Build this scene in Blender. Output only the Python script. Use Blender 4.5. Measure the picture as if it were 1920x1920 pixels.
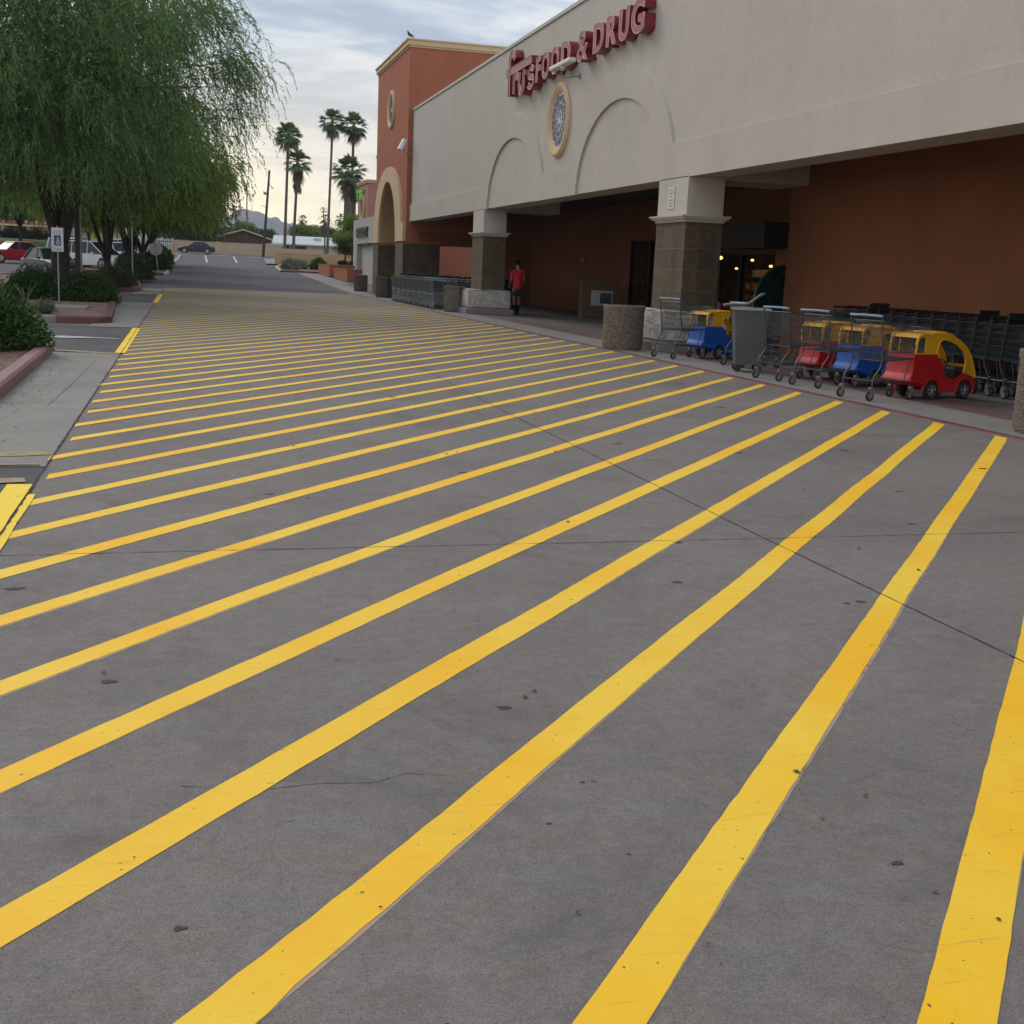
import bpy, bmesh, math, random
import numpy as np
from mathutils import Vector, Matrix
for _o in list(bpy.data.objects): bpy.data.objects.remove(_o, do_unlink=True)
SC = bpy.context.scene; COL = SC.collection
R = math.radians; PI = math.pi

# ------------------------------------------------------------------ camera
cd = bpy.data.cameras.new('camera'); cam = bpy.data.objects.new('camera', cd); COL.objects.link(cam)
cd.sensor_fit = 'HORIZONTAL'; cd.sensor_width = 36.0; cd.lens = 43.125; cd.clip_start = 0.05; cd.clip_end = 20000
cam.matrix_world = Matrix(((0.96654563, 0.00798058, -0.25637055, 0), (-0.25289717, 0.19646897, -0.94733466, 0),
                           (0.04280857, 0.98047756, 0.19191449, 1.42), (0, 0, 0, 1)))
SC.camera = cam
# ------------------------------------------------------------------ light
SUN_EL, SUN_AZ = R(10), R(-28)            # azimuth measured from +Y towards +X
SC.view_settings.view_transform = 'Standard'; SC.view_settings.look = 'None'
SC.view_settings.exposure = 0.0; SC.view_settings.gamma = 1.0
w = bpy.data.worlds.new('World'); SC.world = w; w.use_nodes = True
nt = w.node_tree; nt.nodes.clear(); N = nt.nodes.new; L = nt.links.new
out = N('ShaderNodeOutputWorld'); bg = N('ShaderNodeBackground'); bg.inputs[1].default_value = 1.0
sky = N('ShaderNodeTexSky'); sky.sky_type = 'NISHITA'; sky.sun_disc = False; sky.sun_elevation = SUN_EL; sky.sun_rotation = SUN_AZ
tc = N('ShaderNodeTexCoord'); sep = N('ShaderNodeSeparateXYZ'); L(tc.outputs['Generated'], sep.inputs[0])
def wm(op, a, b=None, c=None):
    n = N('ShaderNodeMath'); n.operation = op
    for i, v in enumerate((a, b, c)):
        if v is None: continue
        if isinstance(v, (int, float)): n.inputs[i].default_value = v
        else: L(v, n.inputs[i])
    return n.outputs[0]
zc = wm('MAXIMUM', sep.outputs[2], 0.02)
zz = wm('ADD', zc, 0.10)
cx = wm('DIVIDE', sep.outputs[0], zz); cy = wm('DIVIDE', sep.outputs[1], zz)
comb = N('ShaderNodeCombineXYZ'); L(cx, comb.inputs[0]); L(cy, comb.inputs[1])
def wnoise(sc, det, dist, off, stretch):
    mp = N('ShaderNodeMapping'); L(comb.outputs[0], mp.inputs[0]); mp.inputs['Location'].default_value = off; mp.inputs['Scale'].default_value = stretch
    mp.inputs['Rotation'].default_value = (0, 0, R(12))
    n = N('ShaderNodeTexNoise'); n.inputs['Scale'].default_value = sc; n.inputs['Detail'].default_value = det; n.inputs['Distortion'].default_value = dist
    n.inputs['Roughness'].default_value = 0.55
    L(mp.outputs[0], n.inputs['Vector']); return n.outputs[0]
def wramp(f, stops):
    r = N('ShaderNodeValToRGB'); L(f, r.inputs[0]); e = r.color_ramp.elements
    while len(e) > 1: e.remove(e[-1])
    e[0].position = stops[0][0]; e[0].color = (*stops[0][1], 1)
    for p, c in stops[1:]:
        k = e.new(p); k.color = (*c, 1)
    return r.outputs[0]
def wmix(f, a, b, mode='MIX'):
    m = N('ShaderNodeMix'); m.data_type = 'RGBA'; m.blend_type = mode
    if isinstance(f, float): m.inputs[0].default_value = f
    else: L(f, m.inputs[0])
    L(a, m.inputs[6]); L(b, m.inputs[7]); return m.outputs[2]
n1 = wnoise(1.5, 6, 0.5, (3.1, 1.7, 0), (0.8, 1.1, 1))
n2 = wnoise(4.5, 7, 0.6, (7.3, 4.2, 0), (0.7, 1.2, 1))
nn = wm('ADD', wm('MULTIPLY', n1, 0.62), wm('MULTIPLY', n2, 0.38))
cloud = wramp(nn, [(0.40, (0.31, 0.38, 0.50)), (0.46, (0.43, 0.50, 0.59)), (0.51, (0.60, 0.64, 0.68)), (0.57, (0.74, 0.75, 0.76))])
# the sun is low behind the cloud deck: the gap above the horizon glows cream, warmest to the left of the road
sd = N('ShaderNodeVectorMath'); sd.operation = 'DOT_PRODUCT'; L(tc.outputs['Generated'], sd.inputs[0]); sd.inputs[1].default_value = (math.sin(R(-14)), math.cos(R(-14)), 0.03)
glow = wm('POWER', wm('MAXIMUM', sd.outputs['Value'], 0.0), 22)
band = wramp(sep.outputs[2], [(0.0, (1, 1, 1)), (0.04, (1, 1, 1)), (0.09, (0.5, 0.5, 0.5)), (0.17, (0, 0, 0))])
warm = N('ShaderNodeRGB'); warm.outputs[0].default_value = (1.12, 1.00, 0.76, 1)
gold = N('ShaderNodeRGB'); gold.outputs[0].default_value = (1.9, 1.45, 0.62, 1)
hz_col = wmix(glow, warm.outputs[0], gold.outputs[0])
sk = N('ShaderNodeVectorMath'); sk.operation = 'SCALE'; L(sky.outputs[0], sk.inputs[0]); sk.inputs[3].default_value = 0.10
base = wmix(0.86, sk.outputs[0], cloud)
g2 = wm('MULTIPLY', band, wm('ADD', wm('MULTIPLY', glow, 0.35), 0.65))
L(wmix(g2, base, hz_col), bg.inputs[0]); L(bg.outputs[0], out.inputs[0])
sl = bpy.data.lights.new('sun', 'SUN'); sl.energy = 0.9; sl.angle = R(25); sl.color = (1.0, 0.93, 0.82)
so = bpy.data.objects.new('sun', sl); COL.objects.link(so)
_d = Vector((math.sin(SUN_AZ) * math.cos(R(35)), math.cos(SUN_AZ) * math.cos(R(35)), math.sin(R(35))))
so.rotation_euler = _d.to_track_quat('Z', 'Y').to_euler()
SC.view_settings.exposure = 0.6
if SC.render.engine == 'CYCLES' or True:
    try:
        SC.cycles.max_bounces = 8; SC.cycles.transparent_max_bounces = 12
    except Exception: pass

# ------------------------------------------------------------------ materials
_M = {}
def mat(name, col, rough=0.8, metal=0.0, var=0.0, vscale=3.0, bump=0.0, bscale=60.0, col2=None, spec=None, trans=None, island=0.0, alpha=None, emit=None, stretch=None):
    if name in _M: return _M[name]
    m = bpy.data.materials.new(name); m.use_nodes = True; t = m.node_tree; b = t.nodes['Principled BSDF']
    b.inputs['Base Color'].default_value = (*col, 1); b.inputs['Roughness'].default_value = rough; b.inputs['Metallic'].default_value = metal
    if spec is not None: b.inputs['Specular IOR Level'].default_value = spec
    c = t.nodes.new('ShaderNodeTexCoord'); vec = c.outputs['Object']
    if stretch:
        mp = t.nodes.new('ShaderNodeMapping'); mp.inputs['Scale'].default_value = stretch; t.links.new(vec, mp.inputs[0]); vec = mp.outputs[0]
    if var > 0 or col2 is not None:
        n = t.nodes.new('ShaderNodeTexNoise'); n.inputs['Scale'].default_value = vscale; n.inputs['Detail'].default_value = 6; n.inputs['Roughness'].default_value = 0.62
        t.links.new(vec, n.inputs['Vector'])
        r = t.nodes.new('ShaderNodeValToRGB'); e = r.color_ramp.elements
        a = [max(0, x * (1 - var)) for x in col]; z = list(col2) if col2 is not None else [min(1, x * (1 + var)) for x in col]
        e[0].position = 0.32; e[0].color = (*a, 1); e[1].position = 0.68; e[1].color = (*z, 1)
        t.links.new(n.outputs[0], r.inputs[0]); src = r.outputs[0]
        if island > 0:
            src = _island(t, src, island)
        t.links.new(src, b.inputs['Base Color'])
    elif island > 0:
        k = t.nodes.new('ShaderNodeRGB'); k.outputs[0].default_value = (*col, 1)
        t.links.new(_island(t, k.outputs[0], island), b.inputs['Base Color'])
    if bump > 0:
        n = t.nodes.new('ShaderNodeTexNoise'); n.inputs['Scale'].default_value = bscale; n.inputs['Detail'].default_value = 5
        t.links.new(vec, n.inputs['Vector'])
        bm = t.nodes.new('ShaderNodeBump'); bm.inputs['Strength'].default_value = bump; bm.inputs['Distance'].default_value = 0.02
        t.links.new(n.outputs[0], bm.inputs['Height']); t.links.new(bm.outputs[0], b.inputs['Normal'])
    if trans:
        tr = t.nodes.new('ShaderNodeBsdfTranslucent'); mx = t.nodes.new('ShaderNodeMixShader'); mx.inputs[0].default_value = trans
        if b.inputs['Base Color'].links: t.links.new(b.inputs['Base Color'].links[0].from_socket, tr.inputs[0])
        else: tr.inputs[0].default_value = (*col, 1)
        o = t.nodes['Material Output']; t.links.new(b.outputs[0], mx.inputs[1]); t.links.new(tr.outputs[0], mx.inputs[2]); t.links.new(mx.outputs[0], o.inputs[0])
    if alpha is not None: b.inputs['Alpha'].default_value = alpha
    if emit: b.inputs['Emission Color'].default_value = (*emit[0], 1); b.inputs['Emission Strength'].default_value = emit[1]
    _M[name] = m; return m
def _island(t, src, amt):
    g = t.nodes.new('ShaderNodeNewGeometry'); mr = t.nodes.new('ShaderNodeMapRange')
    mr.inputs['To Min'].default_value = 1 - amt; mr.inputs['To Max'].default_value = 1 + amt
    t.links.new(g.outputs['Random Per Island'], mr.inputs[0])
    mx = t.nodes.new('ShaderNodeVectorMath'); mx.operation = 'SCALE'; t.links.new(src, mx.inputs[0]); t.links.new(mr.outputs[0], mx.inputs[3])
    return mx.outputs[0]

class NT:   # small helper for hand-built surface materials
    def __init__(s, name):
        s.m = bpy.data.materials.new(name); s.m.use_nodes = True; s.t = s.m.node_tree; s.b = s.t.nodes['Principled BSDF']
        s.co = s.t.nodes.new('ShaderNodeTexCoord').outputs['Object']
    def l(s, a, b): s.t.links.new(a, b)
    def mp(s, scale=(1, 1, 1), loc=(0, 0, 0), rot=0, vec=None):
        n = s.t.nodes.new('ShaderNodeMapping'); n.inputs['Scale'].default_value = scale; n.inputs['Location'].default_value = loc; n.inputs['Rotation'].default_value = (0, 0, rot)
        s.l(vec or s.co, n.inputs[0]); return n.outputs[0]
    def noise(s, sc, det=5, rough=0.6, dist=0, vec=None, col=False):
        n = s.t.nodes.new('ShaderNodeTexNoise'); n.inputs['Scale'].default_value = sc; n.inputs['Detail'].default_value = det
        n.inputs['Roughness'].default_value = rough; n.inputs['Distortion'].default_value = dist; s.l(vec or s.co, n.inputs['Vector']); return n.outputs[1 if col else 0]
    def vor(s, sc, feat='F1', out='Distance', vec=None, rnd=1.0):
        n = s.t.nodes.new('ShaderNodeTexVoronoi'); n.feature = feat; n.inputs['Scale'].default_value = sc; n.inputs['Randomness'].default_value = rnd
        s.l(vec or s.co, n.inputs['Vector']); return n.outputs[out]
    def ramp(s, f, stops, interp='LINEAR'):
        r = s.t.nodes.new('ShaderNodeValToRGB'); s.l(f, r.inputs[0]); e = r.color_ramp.elements; r.color_ramp.interpolation = interp
        while len(e) > 1: e.remove(e[-1])
        e[0].position = stops[0][0]; c = stops[0][1]; e[0].color = (*(c if isinstance(c, tuple) else (c, c, c)), 1)
        for p, c in stops[1:]:
            k = e.new(p); k.color = (*(c if isinstance(c, tuple) else (c, c, c)), 1)
        return r.outputs[0]
    def math(s, op, a, b=None):
        n = s.t.nodes.new('ShaderNodeMath'); n.operation = op
        for i, v in enumerate((a, b)):
            if v is None: continue
            if isinstance(v, (int, float)): n.inputs[i].default_value = v
            else: s.l(v, n.inputs[i])
        return n.outputs[0]
    def mix(s, f, a, b, mode='MIX'):
        m = s.t.nodes.new('ShaderNodeMix'); m.data_type = 'RGBA'; m.blend_type = mode
        for i, v in ((0, f), (6, a), (7, b)):
            if isinstance(v, (int, float)): m.inputs[i].default_value = v
            elif isinstance(v, tuple): m.inputs[i].default_value = (*v, 1)
            else: s.l(v, m.inputs[i])
        return m.outputs[2]
    def bump(s, h, strength=0.3, dist=0.01):
        b = s.t.nodes.new('ShaderNodeBump'); b.inputs['Strength'].default_value = strength; b.inputs['Distance'].default_value = dist
        s.l(h, b.inputs['Height']); s.l(b.outputs[0], s.b.inputs['Normal'])
    def col(s, c): s.l(c, s.b.inputs['Base Color'])
    def rough(s, v):
        if isinstance(v, float): s.b.inputs['Roughness'].default_value = v
        else: s.l(v, s.b.inputs['Roughness'])

def concrete(name, c1, c2, tint, cracks=True, spots=True):
    k = NT(name)
    big = k.noise(0.55, 6, 0.6, 0.4); mid = k.noise(3.2, 6, 0.65, 0.3, k.mp((1, 1.8, 1), rot=0.5)); fine = k.noise(170, 3, 0.75); grit = k.noise(60, 4, 0.8)
    base = k.ramp(big, [(0.3, c1), (0.7, c2)])
    base = k.mix(k.ramp(mid, [(0.40, 0.0), (0.70, 0.55)]), base, tint)
    base = k.mix(0.55, base, k.ramp(k.noise(14, 6, 0.7, 0.6), [(0.25, 0.34), (0.75, 0.66)]), 'OVERLAY')
    base = k.mix(0.85, base, k.ramp(fine, [(0.30, 0.25), (0.70, 0.75)]), 'OVERLAY')
    base = k.mix(0.5, base, k.ramp(grit, [(0.30, 0.32), (0.70, 0.68)]), 'OVERLAY')
    blot = k.ramp(k.noise(0.9, 6, 0.72, 1.2, k.mp((1, 1, 1), (21, 5, 0))), [(0.52, 0.0), (0.70, 0.55)])
    base = k.mix(blot, base, tuple(x * 0.66 for x in c1))
    blot2 = k.ramp(k.noise(5.0, 6, 0.75, 0.8, k.mp((1, 2.6, 1), (2, 35, 0), 0.9)), [(0.55, 0.0), (0.74, 0.40)])
    base = k.mix(blot2, base, tuple(x * 0.72 for x in c1))
    lite = k.ramp(k.noise(1.6, 6, 0.75, 0.8, k.mp((1.8, 1, 1), (51, 15, 0), 0.3)), [(0.55, 0.0), (0.75, 0.30)])
    base = k.mix(lite, base, tuple(min(1, x * 1.30) for x in c2))
    if cracks:
        wv = k.mix(0.10, k.co, k.noise(5, 5, 0.7, 0, None, True), 'ADD')
        d = k.vor(1.1, 'DISTANCE_TO_EDGE', 'Distance', wv)
        wv2 = k.mix(0.05, k.co, k.noise(14, 5, 0.7, 0, None, True), 'ADD')
        d2 = k.vor(4.2, 'DISTANCE_TO_EDGE', 'Distance', wv2)
        msk = k.ramp(k.noise(1.1, 3, 0.6, 0, k.mp(loc=(4, 9, 0))), [(0.60, 0.0), (0.70, 0.28)])
        msk2 = k.ramp(k.noise(2.0, 3, 0.6, 0, k.mp(loc=(14, 2, 0))), [(0.55, 0.0), (0.64, 0.30)])
        cr = k.math('MULTIPLY', k.ramp(d, [(0.0, 1.0), (0.002, 0.7), (0.005, 0.0)]), msk)
        cr2 = k.math('MULTIPLY', k.ramp(d2, [(0.0, 1.0), (0.005, 0.6), (0.012, 0.0)]), msk2)
        base = k.mix(k.math('MAXIMUM', cr, cr2), base, (0.035, 0.033, 0.035))
    if spots:
        sv = k.mix(0.05, k.co, k.noise(22, 3, 0.6, 0, None, True), 'ADD')
        nd = k.t.nodes.new('ShaderNodeTexVoronoi'); nd.inputs['Scale'].default_value = 1.35; k.l(k.mp(vec=sv), nd.inputs['Vector'])
        sc_ = k.t.nodes.new('ShaderNodeSeparateColor'); k.l(nd.outputs['Color'], sc_.inputs[0])
        size = k.math('MULTIPLY', k.math('POWER', sc_.outputs[0], 3.0), 0.045)
        hit = k.math('LESS_THAN', nd.outputs['Distance'], size)
        hit = k.math('MULTIPLY', hit, k.math('MULTIPLY', sc_.outputs[1], 0.9))
        base = k.mix(hit, base, (0.045, 0.043, 0.046))
        nd2 = k.t.nodes.new('ShaderNodeTexVoronoi'); nd2.inputs['Scale'].default_value = 7.0; k.l(sv, nd2.inputs['Vector'])
        s2 = k.t.nodes.new('ShaderNodeSeparateColor'); k.l(nd2.outputs['Color'], s2.inputs[0])
        h2 = k.math('LESS_THAN', nd2.outputs['Distance'], k.math('MULTIPLY', k.math('POWER', s2.outputs[0], 8.0), 0.07))
        base = k.mix(k.math('MULTIPLY', h2, 0.7), base, (0.04, 0.035, 0.035))
    k.col(base); k.rough(k.ramp(mid, [(0.3, 0.78), (0.7, 0.92)])); k.b.inputs['Specular IOR Level'].default_value = 0.35
    k.bump(k.mix(0.5, k.noise(220, 3, 0.8), k.noise(30, 5, 0.7)), 0.35, 0.004)
    return k.m
M_CONC = concrete('aged_concrete', (0.144, 0.131, 0.123), (0.196, 0.179, 0.167), (0.198, 0.152, 0.136))
M_WALK = concrete('walk_concrete', (0.20, 0.19, 0.18), (0.25, 0.235, 0.225), (0.22, 0.19, 0.175), cracks=False)
M_WALKD = concrete('shade_toned_walk_concrete', (0.10, 0.095, 0.088), (0.135, 0.125, 0.115), (0.11, 0.09, 0.08), cracks=False)  # walk concrete with the arcade shade put into its colour
M_STRIP = concrete('strip_concrete', (0.20, 0.19, 0.175), (0.26, 0.245, 0.225), (0.22, 0.20, 0.17), cracks=False)

def asphalt():
    k = NT('asphalt')
    b = k.ramp(k.noise(0.25, 5, 0.6), [(0.3, (0.088, 0.083, 0.088)), (0.7, (0.125, 0.118, 0.124))])
    b = k.mix(0.7, b, k.ramp(k.noise(90, 3, 0.8), [(0.3, 0.28), (0.7, 0.72)]), 'OVERLAY')
    b = k.mix(0.4, b, k.ramp(k.noise(2.2, 5, 0.7), [(0.3, 0.35), (0.7, 0.65)]), 'OVERLAY')
    k.col(b); k.rough(0.93); k.b.inputs['Specular IOR Level'].default_value = 0.2; k.bump(k.noise(120, 3, 0.8), 0.5, 0.006)
    return k.m
M_ASPH = asphalt()
def paint(name, c, c2, wear=0.0, redge=False):
    k = NT(name)
    b = k.ramp(k.noise(0.9, 3, 0.5), [(0.35, c), (0.65, c2)])
    b = k.mix(0.22, b, k.ramp(k.noise(130, 3, 0.8), [(0.3, 0.3), (0.7, 0.7)]), 'OVERLAY')
    b = k.mix(0.18, b, k.ramp(k.noise(5, 5, 0.7), [(0.3, 0.35), (0.7, 0.65)]), 'OVERLAY')
    scuff = k.ramp(k.noise(3.2, 6, 0.75, 1.5, k.mp((1, 3, 1), (9, 3, 0), 0.9)), [(0.56, 0.0), (0.74, 0.34)])
    b = k.mix(scuff, b, tuple(x * 0.62 for x in c))
    tyre = k.ramp(k.noise(16, 3, 0.6, 0.3, k.mp((0.3, 3, 1), (4, 8, 0), 1.2)), [(0.62, 0.0), (0.75, 0.28)])
    b = k.mix(tyre, b, (0.30, 0.20, 0.07))
    sp = k.math('GREATER_THAN', k.noise(42, 2, 0.5), 0.74)
    b = k.mix(k.math('MULTIPLY', sp, 0.85), b, (0.10, 0.07, 0.03))
    if wear > 0:
        b = k.mix(k.ramp(k.noise(7, 6, 0.8), [(0.62 - wear * .3, 0.0), (0.74 - wear * .3, 0.85)]), b, (0.15, 0.14, 0.135))
    k.col(b); k.rough(0.62); k.b.inputs['Specular IOR Level'].default_value = 0.3; k.bump(k.noise(150, 3, 0.8), 0.25, 0.004)
    return k.m
M_YEL = paint('yellow_road_paint', (0.93, 0.490, 0.008), (0.90, 0.60, 0.050))
M_YEL2 = paint('bright_yellow_paint', (0.95, 0.62, 0.02), (0.95, 0.66, 0.04), 0.06)
M_YELF = paint('dull_yellow_paint', (0.66, 0.43, 0.075), (0.58, 0.40, 0.11), 0.12)
M_YELG = paint('dull_far_yellow_paint', (0.46, 0.33, 0.12), (0.40, 0.30, 0.13), 0.2)
M_OLDY = paint('faded_yellow_paint', (0.36, 0.26, 0.10), (0.30, 0.23, 0.12), 0.5)
M_OLDE = paint('old_tan_paint', (0.42, 0.30, 0.22), (0.36, 0.27, 0.20), 0.35)
M_WHT = paint('white_road_paint', (0.52, 0.51, 0.50), (0.44, 0.43, 0.43), 0.35)
M_REDC = paint('red_curb_paint', (0.125, 0.042, 0.045), (0.17, 0.065, 0.065), 0.12)
M_PINKK = paint('faded_pink_kerb_paint', (0.30, 0.155, 0.155), (0.24, 0.12, 0.12), 0.35)
M_REDB = paint('red_walk_paint', (0.135, 0.072, 0.066), (0.165, 0.095, 0.085), 0.4)
M_WK = paint('white_kerb_paint', (0.5, 0.48, 0.45), (0.38, 0.36, 0.34), 0.35)

def stucco(name, c, var=0.08, bmp=0.55, streak=True):
    k = NT(name)
    a = tuple(x * (1 - var) for x in c); z = tuple(min(1, x * (1 + var)) for x in c)
    b = k.ramp(k.noise(0.8, 6, 0.65), [(0.3, a), (0.7, z)])
    b = k.mix(0.35, b, k.ramp(k.noise(38, 5, 0.75), [(0.3, 0.32), (0.7, 0.68)]), 'OVERLAY')
    if streak:
        b = k.mix(k.ramp(k.noise(2.5, 5, 0.7, 0, k.mp((1, 1, 0.12))), [(0.5, 0.0), (0.8, 0.30)]), b, tuple(x * 0.75 for x in c))
        b = k.mix(k.ramp(k.noise(9, 5, 0.75, 0.2, k.mp((1, 1, 0.05), (3, 3, 0))), [(0.55, 0.0), (0.8, 0.30)]), b, tuple(x * 0.70 for x in c))
        b = k.mix(k.ramp(k.noise(0.45, 5, 0.7, 0.8, k.mp((1, 1, 1), (7, 3, 1))), [(0.5, 0.0), (0.75, 0.22)]), b, tuple(x * 0.85 for x in c))
    k.col(b); k.rough(0.93); k.b.inputs['Specular IOR Level'].default_value = 0.2
    k.bump(k.mix(0.5, k.noise(26, 5, 0.75, 0.6), k.noise(5.5, 4, 0.6, 0.5)), bmp, 0.05)
    return k.m
M_GREY = stucco('taupe_grey_stucco', (0.50, 0.455, 0.415), 0.05, 0.35)
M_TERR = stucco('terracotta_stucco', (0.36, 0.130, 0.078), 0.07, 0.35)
M_TERD = stucco('shade_toned_terracotta_stucco', (0.225, 0.088, 0.042), 0.12, 0.3, False)  # same paint as the outer terracotta, darkened to carry the arcade shade
M_PINK = stucco('dusty_pink_stucco', (0.40, 0.19, 0.155), 0.05, 0.2)
M_CREAM = stucco('cream_trim_stucco', (0.60, 0.44, 0.28), 0.05, 0.12)
M_OCHRE = stucco('ochre_stucco', (0.44, 0.30, 0.155), 0.06, 0.2)
M_LGREY = stucco('pale_grey_stucco', (0.42, 0.405, 0.385), 0.05, 0.15)
M_TANW = stucco('tan_block_wall', (0.50, 0.375, 0.265), 0.08, 0.2)
M_OCHW = stucco('ochre_wall', (0.44, 0.30, 0.16), 0.10, 0.2)
M_BRN = stucco('dark_brown_siding', (0.075, 0.045, 0.038), 0.10, 0.1)
M_BEI = stucco('beige_wall', (0.50, 0.43, 0.37), 0.05, 0.1)
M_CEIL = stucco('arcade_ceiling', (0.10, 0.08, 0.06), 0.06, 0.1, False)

def stone():
    k = NT('slate_stone_tiles')
    t = k.t.nodes.new('ShaderNodeTexBrick'); t.inputs['Scale'].default_value = 1.0; t.inputs['Brick Width'].default_value = 0.41; t.inputs['Row Height'].default_value = 0.41
    t.inputs['Mortar Size'].default_value = 0.006; t.offset = 0.0; t.inputs['Color1'].default_value = (0.0, 0, 0, 1); t.inputs['Color2'].default_value = (1, 1, 1, 1); t.inputs['Mortar'].default_value = (0.5, 0.5, 0.5, 1)
    # faces run along X or Y: feed (x + y, z)
    sp = k.t.nodes.new('ShaderNodeSeparateXYZ'); k.l(k.co, sp.inputs[0]); cb = k.t.nodes.new('ShaderNodeCombineXYZ')
    k.l(k.math('ADD', sp.outputs[0], sp.outputs[1]), cb.inputs[0]); k.l(k.math('ADD', sp.outputs[2], 0.03), cb.inputs[1]); k.l(cb.outputs[0], t.inputs['Vector'])
    tile = k.ramp(t.outputs[0], [(0.0, (0.035, 0.034, 0.025)), (0.25, (0.115, 0.082, 0.042)), (0.5, (0.065, 0.058, 0.048)), (0.75, (0.155, 0.112, 0.062)), (1.0, (0.046, 0.047, 0.038))])
    v = k.ramp(k.noise(3.5, 6, 0.7, 1.2), [(0.3, (0.035, 0.034, 0.026)), (0.5, (0.085, 0.066, 0.042)), (0.7, (0.14, 0.105, 0.068))])
    rust = k.ramp(k.noise(2.2, 5, 0.7, 1.5, k.mp((1, 1, 1), (3, 8, 2))), [(0.50, 0.0), (0.62, 0.75)]); v = k.mix(rust, v, (0.20, 0.115, 0.045)); b = k.mix(0.55, tile, v); b = k.mix(1.0, b, (0.80, 0.76, 0.70), 'MULTIPLY'); b = k.mix(0.5, b, k.ramp(k.noise(30, 5, 0.75), [(0.3, 0.3), (0.7, 0.7)]), 'OVERLAY')
    b = k.mix(t.outputs['Fac'], b, (0.12, 0.11, 0.095))
    k.col(b); k.rough(0.75); k.bump(k.mix(0.5, k.noise(9, 5, 0.7, 1), t.outputs['Fac']), 0.4, 0.02)
    return k.m
M_STONE = stone()
def splitface():
    k = NT('white_split_face_block')
    n = k.noise(9, 6, 0.75, 0.8)
    b = k.ramp(n, [(0.3, (0.40, 0.37, 0.34)), (0.6, (0.74, 0.70, 0.65))]); k.col(b); k.rough(0.9)
    k.bump(n, 1.0, 0.12); return k.m
M_SPLIT = splitface()
def aggregate():
    k = NT('exposed_aggregate')
    nd = k.t.nodes.new('ShaderNodeTexVoronoi'); nd.inputs['Scale'].default_value = 55; k.l(k.co, nd.inputs['Vector'])
    sc_ = k.t.nodes.new('ShaderNodeSeparateColor'); k.l(nd.outputs['Color'], sc_.inputs[0])
    b = k.ramp(sc_.outputs[0], [(0.0, (0.09, 0.065, 0.05)), (0.4, (0.20, 0.155, 0.12)), (0.7, (0.27, 0.21, 0.165)), (1.0, (0.44, 0.37, 0.30))])
    b = k.mix(k.ramp(nd.outputs['Distance'], [(0.35, 0.0), (0.6, 0.8)]), b, (0.13, 0.105, 0.085))
    k.col(b); k.rough(0.85); k.bump(k.math('SUBTRACT', 1.0, nd.outputs['Distance']), 0.7, 0.02); return k.m
M_AGG = aggregate()
def mulch():
    k = NT('pink_gravel')
    nd = k.t.nodes.new('ShaderNodeTexVoronoi'); nd.inputs['Scale'].default_value = 22; k.l(k.co, nd.inputs['Vector'])
    sc_ = k.t.nodes.new('ShaderNodeSeparateColor'); k.l(nd.outputs['Color'], sc_.inputs[0])
    b = k.ramp(sc_.outputs[0], [(0.0, (0.10, 0.055, 0.042)), (0.5, (0.22, 0.125, 0.095)), (1.0, (0.36, 0.25, 0.19))])
    k.col(b); k.rough(0.95); k.bump(nd.outputs['Distance'], 1.0, 0.05); return k.m
M_GRAV = mulch()
def desert():
    k = NT('desert_ground'); b = k.ramp(k.noise(0.02, 6, 0.7), [(0.3, (0.13, 0.11, 0.085)), (0.7, (0.20, 0.165, 0.12))]); k.col(b); k.rough(0.95); return k.m
M_DES = desert()
M_LAWN = mat('lawn_grass', (0.065, 0.13, 0.022), 0.9, var=0.35, vscale=2.5, bump=0.5, bscale=20)
M_ROCK = mat('mountain_rock', (0.10, 0.085, 0.085), 0.95, var=0.35, vscale=0.012)
M_BLK = mat('black_plastic', (0.012, 0.012, 0.013), 0.45, var=0.3, vscale=8)
M_DGRN = mat('dark_green_plastic', (0.010, 0.035, 0.026), 0.5, var=0.2)
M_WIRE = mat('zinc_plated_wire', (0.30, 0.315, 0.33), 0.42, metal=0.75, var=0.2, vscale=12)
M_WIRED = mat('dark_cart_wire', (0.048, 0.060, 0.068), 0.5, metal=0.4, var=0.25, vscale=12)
M_BLUEH = mat('blue_handle_plastic', (0.16, 0.24, 0.32), 0.45, var=0.1)
M_RUB = mat('black_rubber', (0.02, 0.02, 0.02), 0.8, var=0.2, vscale=20)
M_WHUB = mat('grey_wheel_hub', (0.30, 0.29, 0.28), 0.5, var=0.2)
M_CHROME = mat('bright_metal', (0.6, 0.6, 0.6), 0.3, metal=0.9, var=0.1)
M_GLASS = mat('dark_glass', (0.015, 0.020, 0.022), 0.06, spec=0.6)
M_CGLASS = mat('car_glass', (0.02, 0.03, 0.034), 0.12, spec=0.35)
M_GALV = mat('galvanised_steel', (0.30, 0.30, 0.29), 0.5, metal=0.4, var=0.15, vscale=6)
M_WOODP = mat('creosoted_wood', (0.060, 0.038, 0.026), 0.9, var=0.35, vscale=6, stretch=(4, 4, 0.3))
M_BARK = mat('grey_brown_bark', (0.034, 0.026, 0.021), 0.95, var=0.4, vscale=5, bump=0.8, bscale=22)
M_PBARK = mat('palm_trunk_bark', (0.115, 0.088, 0.072), 0.95, var=0.3, vscale=4, bump=0.6, bscale=10, stretch=(1, 1, 3))

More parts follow.
